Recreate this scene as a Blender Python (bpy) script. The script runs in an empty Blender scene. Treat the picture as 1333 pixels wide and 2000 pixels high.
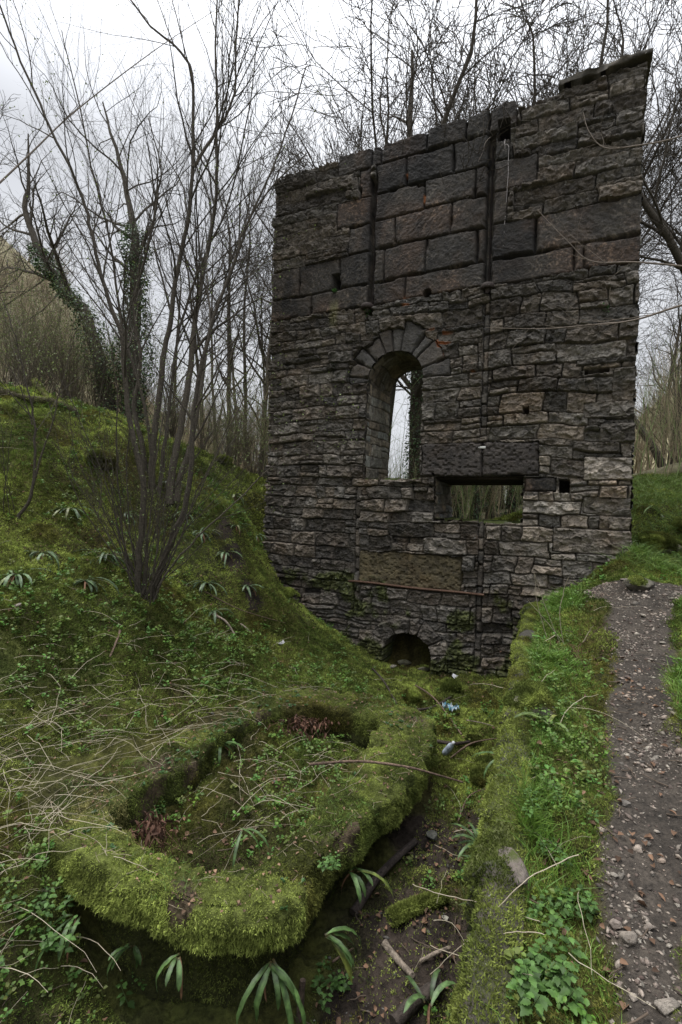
import bpy, math, random
import numpy as np
from math import radians, sin, cos, pi
random.seed(7); RNG = np.random.default_rng(11)
C = bpy.context.scene.collection
SC = bpy.context.scene
# ------------------------------------------------------------------ camera
F_PX, CX, CY, W_PX, H_PX, ROLL, EYE = 950.0, 666.5, 1000.0, 1333, 2000, 0.0314, 1.6
cd = bpy.data.cameras.new('camera'); cam = bpy.data.objects.new('camera', cd); C.objects.link(cam)
cd.sensor_fit = 'VERTICAL'; cd.sensor_height = 36; cd.lens = F_PX / H_PX * 36
cd.clip_start = 0.05; cd.clip_end = 2000
from mathutils import Matrix, Vector
ca, sa = cos(ROLL), sin(ROLL)
cam.matrix_world = Matrix(((ca, -sa, 0, 0), (0, 0, -1, 0), (sa, ca, 0, EYE), (0, 0, 0, 1)))
SC.camera = cam
# ------------------------------------------------------------------ world, sun, exposure
SUN_EL, SUN_AZ = radians(70), radians(-75)        # azimuth measured from +Y towards +X
wd = bpy.data.worlds.new('World'); SC.world = wd; wd.use_nodes = True
nt = wd.node_tree; nt.nodes.clear()
def N(nt, t, **k):
    n = nt.nodes.new(t)
    for a, v in k.items(): setattr(n, a, v)
    return n
sky = N(nt, 'ShaderNodeTexSky', sky_type='NISHITA', sun_disc=False, sun_elevation=SUN_EL, sun_rotation=SUN_AZ)
tc = N(nt, 'ShaderNodeTexCoord'); mp = N(nt, 'ShaderNodeMapping'); mp.inputs['Scale'].default_value = (1.2, 1.2, 3)
nz = N(nt, 'ShaderNodeTexNoise'); nz.inputs['Scale'].default_value = 1.6; nz.inputs['Detail'].default_value = 4
cr = N(nt, 'ShaderNodeValToRGB')
cr.color_ramp.elements[0].position = .3; cr.color_ramp.elements[0].color = (4.75, 4.85, 5.1, 1)
cr.color_ramp.elements[1].position = .75; cr.color_ramp.elements[1].color = (6.0, 6.1, 6.3, 1)
mx = N(nt, 'ShaderNodeMix', data_type='RGBA'); mx.inputs[0].default_value = .93
bg = N(nt, 'ShaderNodeBackground'); bg.inputs['Strength'].default_value = .1
wo = N(nt, 'ShaderNodeOutputWorld')
L = nt.links.new
L(tc.outputs['Generated'], mp.inputs[0]); L(mp.outputs[0], nz.inputs['Vector']); L(nz.outputs[0], cr.inputs[0])
sep = N(nt, 'ShaderNodeSeparateXYZ'); L(tc.outputs['Generated'], sep.inputs[0])
mr = N(nt, 'ShaderNodeMapRange'); mr.inputs[1].default_value = .55; mr.inputs[2].default_value = 1; mr.inputs[3].default_value = .92; mr.inputs[4].default_value = 3.7; L(sep.outputs[2], mr.inputs[0])
vm = N(nt, 'ShaderNodeVectorMath', operation='SCALE')
L(sky.outputs[0], mx.inputs[6]); L(cr.outputs[0], mx.inputs[7]); L(mx.outputs[2], vm.inputs[0]); L(mr.outputs[0], vm.inputs['Scale']); L(vm.outputs[0], bg.inputs[0]); L(bg.outputs[0], wo.inputs[0])
sl = bpy.data.lights.new('sun', 'SUN'); sl.energy = 1.5; sl.angle = radians(14); sl.color = (1, .96, .9)
so = bpy.data.objects.new('sun', sl); C.objects.link(so)
sd = Vector((sin(SUN_AZ) * cos(SUN_EL), cos(SUN_AZ) * cos(SUN_EL), sin(SUN_EL)))
so.rotation_euler = sd.to_track_quat('Z', 'Y').to_euler()
SC.view_settings.view_transform = 'Standard'; SC.view_settings.look = 'None'
SC.view_settings.exposure = .7; SC.view_settings.gamma = 1
SC.cycles.max_bounces = 6; SC.cycles.diffuse_bounces = 3; SC.cycles.transparent_max_bounces = 8

# ------------------------------------------------------------------ numeric helpers
def _h(ix, iy, iz, s):
    h = (ix.astype(np.int64) * 374761393 + iy.astype(np.int64) * 668265263 + iz.astype(np.int64) * 2147483647 + s * 974634777) & 0xffffffff
    h = ((h ^ (h >> 13)) * 1274126177) & 0xffffffff
    h = ((h ^ (h >> 15)) * 2246822519) & 0xffffffff
    return ((h ^ (h >> 16)) & 0xffffff) / float(0xffffff)
def vn(x, y, z=None, s=0):
    """value noise in -1..1"""
    x = np.asarray(x, float); y = np.asarray(y, float)
    fx = np.floor(x); fy = np.floor(y); tx = x - fx; ty = y - fy
    tx = tx * tx * tx * (tx * (tx * 6 - 15) + 10); ty = ty * ty * ty * (ty * (ty * 6 - 15) + 10)
    if z is None:
        o = np.zeros_like(fx)
        a = _h(fx, fy, o, s); b = _h(fx + 1, fy, o, s); c = _h(fx, fy + 1, o, s); d = _h(fx + 1, fy + 1, o, s)
        return ((a + (b - a) * tx) * (1 - ty) + (c + (d - c) * tx) * ty) * 2 - 1
    z = np.asarray(z, float); fz = np.floor(z); tz = z - fz; tz = tz * tz * (3 - 2 * tz)
    r = []
    for k in (0, 1):
        a = _h(fx, fy, fz + k, s); b = _h(fx + 1, fy, fz + k, s); c = _h(fx, fy + 1, fz + k, s); d = _h(fx + 1, fy + 1, fz + k, s)
        r.append((a + (b - a) * tx) * (1 - ty) + (c + (d - c) * tx) * ty)
    return (r[0] + (r[1] - r[0]) * tz) * 2 - 1
def fbm(x, y, z=None, s=0, o=4, g=.5):
    v = 0; a = 1; n = 0
    for i in range(o):
        f = 2.03 ** i
        v = v + a * vn(x * f + i * 17.3, y * f - i * 9.1, None if z is None else z * f, s + i); n += a; a *= g
    return v / n
def sstep(a, b, x):
    t = np.clip((x - a) / (b - a), 0, 1); return t * t * (3 - 2 * t)
def facets(x, y, s=0, tilt=1.0):
    """cellular noise whose cells are small tilted planes: broken rock"""
    fx = np.floor(x); fy = np.floor(y); best = np.full(x.shape, 9.); val = np.zeros(x.shape)
    for i in (-1, 0, 1):
        for j in (-1, 0, 1):
            gx = fx + i; gy = fy + j; o = gx * 0
            px = gx + _h(gx, gy, o, s); py = gy + _h(gx, gy, o, s + 1)
            d = (px - x) ** 2 + (py - y) ** 2
            v = (_h(gx, gy, o, s + 2) - .5) + tilt * ((_h(gx, gy, o, s + 3) - .5) * (x - px) + (_h(gx, gy, o, s + 4) - .5) * (y - py)) * 2
            m = d < best; best = np.where(m, d, best); val = np.where(m, v, val)
    return val
def ray(px, py):
    rx = (px - CX) / F_PX; ry = -(py - CY) / F_PX
    return np.array([rx * ca - ry * sa, 1.0, rx * sa + ry * ca])
def at_d(px, py, d): return np.array([0, 0, EYE]) + ray(px, py) * d
def at_z(px, py, z):
    r = ray(px, py); return np.array([0, 0, EYE]) + r * ((z - EYE) / r[2])
def tps(P, V, lam=.02):
    P = np.array(P, float); V = np.array(V, float); n = len(P)
    r2 = ((P[:, None] - P[None]) ** 2).sum(-1); K = np.where(r2 > 0, r2 * np.log(r2 + 1e-12), 0) + lam * np.eye(n)
    A = np.zeros((n + 3, n + 3)); A[:n, :n] = K; A[:n, n] = 1; A[:n, n + 1:] = P; A[n, :n] = 1; A[n + 1:, :n] = P.T
    w = np.linalg.solve(A, np.concatenate([V, np.zeros(3)]))
    def f(x, y):
        v = w[n] + w[n + 1] * x + w[n + 2] * y
        for i in range(n):
            r2 = (x - P[i, 0]) ** 2 + (y - P[i, 1]) ** 2; v = v + w[i] * r2 * np.log(r2 + 1e-12)
        return v
    return f

# ------------------------------------------------------------------ scene-graph helpers
def mesh(name, V, F, mat=None, col=None, smooth=False, mats=None, mi=None):
    """F: an (n,3)/(n,4) int array or a list of such arrays"""
    if not isinstance(F, (list, tuple)): F = [F]
    F = [np.asarray(f, np.int32) for f in F if len(f)]
    me = bpy.data.meshes.new(name); V = np.asarray(V, np.float32)
    me.vertices.add(len(V)); me.vertices.foreach_set('co', V.ravel())
    nl = sum(f.size for f in F); npoly = sum(len(f) for f in F)
    me.loops.add(nl); me.loops.foreach_set('vertex_index', np.concatenate([f.ravel() for f in F]))
    tot = np.concatenate([np.full(len(f), f.shape[1], np.int32) for f in F])
    st = np.concatenate([[0], np.cumsum(tot)[:-1]]).astype(np.int32)
    me.polygons.add(npoly); me.polygons.foreach_set('loop_start', st); me.polygons.foreach_set('loop_total', tot)
    if smooth: me.polygons.foreach_set('use_smooth', np.ones(npoly, bool))
    if col is not None:
        a = me.attributes.new('col', 'FLOAT_COLOR', 'POINT'); c = np.ones((len(V), 4), np.float32); c[:, :3] = col
        a.data.foreach_set('color', c.ravel())
    for m in (mats or ([mat] if mat else [])): me.materials.append(m)
    if mi is not None: me.polygons.foreach_set('material_index', np.asarray(mi, np.int32))
    me.update(); me.validate(); return me
def obj(name, me, parent=None, loc=None):
    o = bpy.data.objects.new(name, me); C.objects.link(o)
    if parent is not None: o.parent = parent
    if loc is not None: o.location = loc
    return o
def tag(o, label=None, cat=None, group=None, kind=None):
    if label: o['label'] = label
    if cat: o['category'] = cat
    if group: o['group'] = group
    if kind: o['kind'] = kind
    return o
def thing(name, loc, label, cat, group=None, rz=0, s=1):
    o = obj(name, None, None, loc); o.rotation_euler = (0, 0, rz); o.scale = (s, s, s); return tag(o, label, cat, group)
def dup(o, parent=None):
    c = o.copy(); C.objects.link(c)
    if parent is not None: c.parent = parent
    for ch in list(o.children): dup(ch, c)
    return c
class Acc:
    """collects vertices / faces / colours of many small pieces"""
    def __init__(s): s.V = []; s.F = {3: [], 4: []}; s.K = []; s.n = 0
    def add(s, V, F, col=(1, 1, 1)):
        V = np.asarray(V, float).reshape(-1, 3); F = np.asarray(F)
        s.V.append(V); s.F[F.shape[1]].append(F + s.n); s.K.append(np.broadcast_to(np.asarray(col, float), V.shape)); s.n += len(V)
    def mesh(s, name, mat, smooth=False, off=None):
        V = np.concatenate(s.V)
        if off is not None: V = V - np.asarray(off)
        return mesh(name, V, [np.concatenate(f) for f in s.F.values() if f], mat, np.concatenate(s.K), smooth)
def tubes(acc, lines, sides, col=(1, 1, 1)):
    """lines: list of (points (k,3), radii (k))"""
    by = {}
    for P, R in lines: by.setdefault(len(P), []).append((P, R))
    for k, ls in by.items():
        P = np.array([l[0] for l in ls], float); R = np.array([l[1] for l in ls], float); n = len(P)
        T = np.empty_like(P); T[:, 1:-1] = P[:, 2:] - P[:, :-2]; T[:, 0] = P[:, 1] - P[:, 0]; T[:, -1] = P[:, -1] - P[:, -2]
        T /= np.linalg.norm(T, axis=-1, keepdims=True) + 1e-9
        mt = T.mean(1); ref = np.where(np.abs(mt[:, 2:3]) > .8, np.array([[1., 0, 0]]), np.array([[0, 0, 1.]]))[:, None, :]
        A = np.cross(T, ref); A /= np.linalg.norm(A, axis=-1, keepdims=True) + 1e-9; B = np.cross(T, A)
        an = np.arange(sides) * 2 * pi / sides
        V = P[:, :, None] + R[:, :, None, None] * (A[:, :, None] * np.cos(an)[None, None, :, None] + B[:, :, None] * np.sin(an)[None, None, :, None])
        i = np.arange(k - 1)[:, None]; j = np.arange(sides)[None]; j2 = (j + 1) % sides
        q = np.stack([i * sides + j, i * sides + j2, (i + 1) * sides + j2, (i + 1) * sides + j], -1).reshape(-1, 4)
        Fq = (q[None] + (np.arange(n) * k * sides)[:, None, None]).reshape(-1, 4)
        acc.add(V.reshape(-1, 3), Fq, col)
def nrm(v): v = np.asarray(v, float); return v / (np.linalg.norm(v) + 1e-9)

# ------------------------------------------------------------------ materials
def mat_new(name):
    m = bpy.data.materials.new(name); m.use_nodes = True; nt = m.node_tree; nt.nodes.clear()
    out = N(nt, 'ShaderNodeOutputMaterial'); b = N(nt, 'ShaderNodeBsdfPrincipled'); nt.links.new(b.outputs[0], out.inputs[0])
    return m, nt, b
def noise(nt, vec, sc, det=4, rough=.6):
    n = N(nt, 'ShaderNodeTexNoise'); n.inputs['Scale'].default_value = sc; n.inputs['Detail'].default_value = det; n.inputs['Roughness'].default_value = rough
    nt.links.new(vec, n.inputs['Vector']); return n.outputs[0]
def ramp(nt, f, a, b, ca=(0, 0, 0), cb=(1, 1, 1)):
    r = N(nt, 'ShaderNodeValToRGB'); e = r.color_ramp.elements
    e[0].position = a; e[0].color = (*ca, 1); e[1].position = b; e[1].color = (*cb, 1); nt.links.new(f, r.inputs[0]); return r.outputs[0]
def mix(nt, f, a, b, mode='MIX'):
    m = N(nt, 'ShaderNodeMix', data_type='RGBA', blend_type=mode)
    for s, v in ((0, f), (6, a), (7, b)):
        if isinstance(v, (int, float)): m.inputs[s].default_value = v
        elif isinstance(v, tuple): m.inputs[s].default_value = (*v, 1)
        else: nt.links.new(v, m.inputs[s])
    return m.outputs[2]
def math_(nt, op, a, b=None):
    m = N(nt, 'ShaderNodeMath', operation=op)
    for i, v in enumerate((a, b)):
        if v is None: continue
        if isinstance(v, (int, float)): m.inputs[i].default_value = v
        else: nt.links.new(v, m.inputs[i])
    return m.outputs[0]
def bump(nt, b, h, dist, st=1):
    n = N(nt, 'ShaderNodeBump'); n.inputs['Distance'].default_value = dist; n.inputs['Strength'].default_value = st
    nt.links.new(h, n.inputs['Height']); nt.links.new(n.outputs[0], b.inputs['Normal'])
def opos(nt): return N(nt, 'ShaderNodeNewGeometry').outputs['Position']
def attr(nt): n = N(nt, 'ShaderNodeAttribute'); n.attribute_name = 'col'; return n.outputs['Color']
def stone_mat(name, var=(.55, 1.5), lichen=.665, moss=0., rough=.85, scale=1):
    m, nt, b = mat_new(name); p = opos(nt); c = attr(nt)
    n1 = noise(nt, p, 9 * scale, 6); n2 = noise(nt, p, 60 * scale, 5, .7); n3 = noise(nt, p, 2.2, 3)
    c = mix(nt, 1., c, ramp(nt, n1, .3, .72, (var[0],) * 3, (var[1], var[1] * .99, var[1] * .96)), 'MULTIPLY')
    c = mix(nt, 1., c, ramp(nt, n2, .3, .75, (.55, .55, .55), (1.5, 1.5, 1.5)), 'MULTIPLY')
    c = mix(nt, ramp(nt, n3, .52, .68), c, mix(nt, 1., c, (1.06, .97, .88), 'MULTIPLY'))
    if lichen < 1:
        sp = noise(nt, p, 24, 5, .75)
        c = mix(nt, math_(nt, 'MULTIPLY', ramp(nt, sp, lichen, lichen + .03), .8), c, (.42, .43, .40))
    if moss > 0:
        g = N(nt, 'ShaderNodeNewGeometry'); sx = N(nt, 'ShaderNodeSeparateXYZ'); nt.links.new(g.outputs['Normal'], sx.inputs[0])
        mm = math_(nt, 'ADD', math_(nt, 'MULTIPLY', sx.outputs[2], .35), noise(nt, p, 5, 4))
        c = mix(nt, ramp(nt, mm, .95 - moss * .45, 1.05 - moss * .45), c, (.055, .07, .012))
    nt.links.new(c, b.inputs['Base Color']); b.inputs['Roughness'].default_value = rough
    bump(nt, b, noise(nt, p, 70 * scale, 8, .7), .012, .8); return m
def soft_mat(name, sc=40, var=(.6, 1.4), rough=.9, trans=0, bumpd=0, spec=.3):
    m, nt, b = mat_new(name); p = opos(nt)
    c = mix(nt, 1., attr(nt), ramp(nt, noise(nt, p, sc, 4), .3, .7, (var[0],) * 3, (var[1],) * 3), 'MULTIPLY')
    nt.links.new(c, b.inputs['Base Color']); b.inputs['Roughness'].default_value = rough; b.inputs['Specular IOR Level'].default_value = spec
    if bumpd: bump(nt, b, noise(nt, p, sc * 2, 5), bumpd)
    if trans:
        out = nt.nodes['Material Output']; t = N(nt, 'ShaderNodeBsdfTranslucent'); ms = N(nt, 'ShaderNodeMixShader'); ms.inputs[0].default_value = trans
        nt.links.new(c, t.inputs[0]); nt.links.new(b.outputs[0], ms.inputs[1]); nt.links.new(t.outputs[0], ms.inputs[2]); nt.links.new(ms.outputs[0], out.inputs[0])
    return m
M_RUB = stone_mat('rubble limestone', (.45, 1.65), lichen=.645, moss=0.)
M_DRS = stone_mat('sooty dressed sandstone', (.55, 1.5), .69, rough=.8)
M_LOW = stone_mat('mossy rubble', moss=.75)
M_ROCK = stone_mat('loose rock', (.6, 1.4), .68, moss=.1)
M_GRAV = stone_mat('gravel', (.7, 1.3), 1.1)
M_LEAF = soft_mat('leaf', 30, (.7, 1.3), .55, .3, 0, .4)
M_FERN = soft_mat('fern leaf', 35, (.4, 1.5), .5, .15, 0, .5)
M_MOSS = soft_mat('moss', 12, (.45, 1.55), .95, .25, 0, .1)
M_STRAW = soft_mat('dead grass', 30, (.8, 1.2), .8, .1)
M_BARK = soft_mat('bark', 45, (.5, 1.6), .9, 0, .01)
M_IRON = soft_mat('rusty iron', 60, (.5, 1.6), .7, 0, .004)
M_TWIG = soft_mat('twig bark', 20, (.7, 1.3), .9)

# ------------------------------------------------------------------ frames of the wall
_r = ray(-1350, 937); WU = nrm([-_r[0], -_r[1], 0]); WN = np.array([WU[1], -WU[0], 0.])     # WN faces the camera
if WN[1] > 0: WN = -WN
_c = ray(1236, 1000); CORNER = np.array([_c[0], 1, 0]) * 6.5
def _hit(px, py):
    r = ray(px, py); t = (CORNER @ WN) / (r @ WN); return np.array([0, 0, EYE]) + r * t
WALL_L = 5.84
ORI = CORNER - WU * WALL_L; ORI[2] = 0
def uz(px, py):
    p = _hit(px, py); return float((p - ORI) @ WU), float(p[2])
def wp(u, z, n=0.):
    u = np.asarray(u, float); z = np.asarray(z, float); n = np.asarray(n, float)
    return ORI + u[..., None] * WU + z[..., None] * np.array([0, 0, 1.]) + n[..., None] * WN
TH = 1.12

# ------------------------------------------------------------------ masonry layout
def rnd(idv, k): return _h(idv, idv * 0 + k, idv * 0 + 5, 77)
def coursed(u, z, seed, hmin=.10, hmax=.22, wmin=.16, wmax=.55, W=6.2, z0=-1.6, z1=8.4, warp=.022):
    """random coursed rubble: returns stone id, distance to nearest joint, local centre offsets"""
    rg = np.random.default_rng(seed)
    zz = z + warp * 1.6 * vn(u * .9, z * .6, s=seed) + warp * .55 * vn(u * 4.5, z * 5, s=seed + 1) + .004 * vn(u * 22, z * 22, s=seed + 2)
    uu = u + warp * .9 * vn(u * 2, z * 5, s=seed + 3) + .006 * vn(u * 19, z * 19, s=seed + 4)
    hs = []; t = z0
    while t < z1: hs.append(t); t += rg.uniform(hmin, hmax)
    hs.append(t); hs = np.array(hs)
    ci = np.clip(np.searchsorted(hs, zz) - 1, 0, len(hs) - 2)
    ID = np.zeros(u.shape, np.int64); D = np.zeros(u.shape); LU = np.zeros(u.shape); LZ = np.zeros(u.shape)
    for c in range(len(hs) - 1):
        m = ci == c
        js = []; t = -1.0 + rg.uniform(0, .4)
        while t < W + 1: js.append(t); t += rg.uniform(wmin, wmax) * (1.5 if rg.random() < .15 else 1)
        js.append(t); js = np.array(js); nst = len(js) - 1
        sp = rg.random(nst) < .28; sf = rg.uniform(.35, .65, nst); dj = rg.uniform(-.012, .012, nst); tl = rg.uniform(-.06, .06, nst)
        if not m.any(): continue
        um = uu[m]; zm = zz[m]
        um = um + (zm - hs[c]) * .12 * rg.uniform(-1, 1)
        k = np.clip(np.searchsorted(js, um) - 1, 0, nst - 1)
        a = js[k]; b = js[k + 1]; lo = hs[c] + dj[k] * .6; hi = hs[c + 1] + np.where(True, 0, 0)
        lo = np.full(um.shape, hs[c]); hi = np.full(um.shape, hs[c + 1])
        hgt = hi - lo; mid = lo + hgt * sf[k] + (um - (a + b) / 2) * tl[k]
        s2 = sp[k] & (hgt > .13) & (b - a > .16); up = s2 & (zm > mid)
        lo2 = np.where(up, mid, lo); hi2 = np.where(s2 & ~up, mid, hi)
        d = np.minimum(np.minimum(um - a, b - um), np.minimum(zm - lo2, hi2 - zm))
        # rounded corners
        du = np.minimum(um - a, b - um); dz = np.minimum(zm - lo2, hi2 - zm); r = .022
        cnr = (du < r) & (dz < r)
        d = np.where(cnr, r - np.hypot(r - du, r - dz), d)
        ID[m] = (seed * 1000 + c) * 200 + k * 2 + up; D[m] = d; LU[m] = um - (a + b) / 2; LZ[m] = zm - (lo2 + hi2) / 2
    return ID, D, LU, LZ
def rubble_height(u, z, ID, D, LU, LZ, seed, rel=1.0):
    r1 = rnd(ID, 1); r2 = rnd(ID, 2); r3 = rnd(ID, 3); r4 = rnd(ID, 4)
    bev = .008 + .018 * r4
    h = (sstep(0, 1, np.clip(D / bev, 0, 1)) ** .8) * (.030 + .012 * r1)
    h += np.where(D > 0, (r2 - .45) * .035 + (r3 - .5) * .22 * LZ + (rnd(ID, 6) - .5) * .06 * LU, 0) * sstep(0, .02, D)
    fz = facets(u * 8 + r1 * 50, z * 11 + r2 * 50, seed, 1.3)
    h += sstep(0, .03, D) * rel * (.020 * fz + .009 * facets(u * 22, z * 30, seed + 9) + .004 * vn(u * 5 + r1 * 9, z * 30 + r2 * 20, s=seed + 3) * (r3 > .45))
    h += .004 * fbm(u * 45, z * 45, s=seed + 5, o=3)
    return h
def stone_col(ID, base, var=.35, warm=.12):
    k = 1 + (rnd(ID, 11) - .5) * 2 * var; w = (rnd(ID, 12) - .5) * 2 * warm
    c = np.array(base)[None] * k[:, None]; c[:, 0] *= 1 + w; c[:, 2] *= 1 - w; return c
MORTAR = np.array([.10, .088, .07])

# ---- named stones of the facade, read off in the wall's own plane
def rect(x0, y0, x1, y1):
    a = uz(x0, y0); b = uz(x1, y1); return [a[0], a[1], b[0], b[1]]
def zmean(*p): return float(np.mean([uz(*q)[1] for q in p]))
zr = [zmean((663, 354), (837, 298), (957, 262)), zmean((705, 392), (797, 367), (954, 325)), zmean((660, 458), (831, 412), (930, 385)),
      zmean((683, 505), (884, 459), (980, 438)), zmean((535, 595), (666, 568), (835, 533), (1048, 492)), zmean((532, 640), (791, 587), (1143, 522))]
zr = [7.78] + zr
U_ = lambda x, y: uz(x, y)[0]
CH_A = (U_(724, 480), U_(733, 478)); CH_B = (U_(952, 420), U_(964, 415))
rows = [
 [(663, 340), (729, 320), (748, 315), (837, 280), (912, 255), (957, 241), (1013, 220)],
 [(705, 370), (724, 365), 'A', (797, 345), (888, 320), (953, 300), 'B', (998, 285)],
 [(660, 425), (724, 410), 'A', (831, 390), (930, 360), (953, 350), 'B', (1052, 325)],
 [(683, 475), (724, 465), 'A', (775, 450), (883, 430), (952, 410), 'B', (994, 395)],
 [(527, 570), (587, 560), (666, 540), (722, 520), 'A', (752, 515), (835, 490), (934, 465), (951, 460), 'B', (1047, 440), (1260, 400)],
 [(527, 610), (610, 600), (720, 590), 'A', (792, 570), (950, 530), 'B', (1122, 490), (1142, 485), (1260, 460)]]
BLK = []   # (u0,z0,u1,z1,class)
for r, row in enumerate(rows):
    us = []
    for j in row:
        if j == 'A': us[-1] = CH_A[0]; us.append(CH_A[1])
        elif j == 'B': us[-1] = CH_B[0]; us.append(CH_B[1])
        else: us.append(U_(*j))
    for a, b in zip(us[:-1], us[1:]):
        if r > 0 and (abs(a - CH_A[0]) < 1e-6 or abs(a - CH_B[0]) < 1e-6): continue
        BLK.append((a, zr[r + 1], b, zr[r] if r else 8.0, 1))
LIN = rect(825, 932, 1055, 862); LSPL = U_(944, 900)
BLK += [(LIN[0], LIN[1], LSPL, LIN[3], 2), (LSPL, LIN[1], LIN[2], LIN[3], 2)]
PAN = rect(700, 1136, 905, 1087); PAN[1] -= .03
BLK.append((*PAN, 3))
BLK.append((*rect(1024, 962, 1086, 934), 1))
for q in ((1078, 1078, 1226, 1036), (1140, 938, 1232, 892), (1170, 866, 1236, 825), (1140, 818, 1240, 782), (1195, 778, 1232, 720), (1125, 720, 1240, 697),
          (1138, 1005, 1232, 972), (1168, 1035, 1232, 1008)):
    a = rect(*q); BLK.append((min(a[0], 6), a[1], min(a[2], 5.9) if q[2] < 1225 else 6.1, a[3], 4))
# narrow strips of stone below the two grooves
for (ux, y0, y1) in ((CH_B[0] + .0, 590, 855), (U_(936, 1000), 935, 1300), (U_(695, 1050), 945, 1200)):
    x_ = 945 if ux > 3 else 700
    za, zb = uz(x_, y1)[1], uz(x_, y0)[1]; t = za
    rg = random.Random(int(ux * 100))
    while t < zb - .1:
        hh = rg.uniform(.14, .34); BLK.append((ux, t, ux + .105, min(t + hh, zb), 5)); t += hh
AU = (U_(720, 745) + U_(827, 745)) / 2; AZ = 3.78; AR = .475; AZ0 = 2.16
CU = (U_(757, 1270) + U_(848, 1270)) / 2; CRr = (U_(848, 1270) - U_(757, 1270)) / 2; CZ = uz(800, 1232)[1] - CRr * .85
LW = [U_(848, 1000), 1.52, U_(1022, 1000), LIN[1] - .01]
HOLES = [rect(650, 567, 665, 535), rect(972, 282, 998, 233), rect(1090, 964, 1112, 936), rect(816, 372, 832, 360), rect(948, 580, 962, 562),
         rect(718, 618, 730, 604), rect(1143, 735, 1190, 722), rect(1022, 812, 1034, 796), rect(845, 930, 850, 925)]
TOPL = [uz(*p) for p in ((500, 362), (560, 347), (610, 336), (640, 324), (662, 322), (664, 318), (668, 311), (700, 302), (728, 294), (745, 290), (790, 276), (836, 262),
        (838, 258), (880, 244), (911, 236), (914, 234), (956, 219), (960, 222), (972, 215), (986, 203), (1008, 202), (1012, 216), (1030, 211), (1045, 210), (1050, 198), (1090, 186))]
TU = np.array([p[0] for p in TOPL] + [4.80, 4.84, 6.2]); TZ = np.array([p[1] for p in TOPL] + [7.70, 7.735, 7.735])

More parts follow.
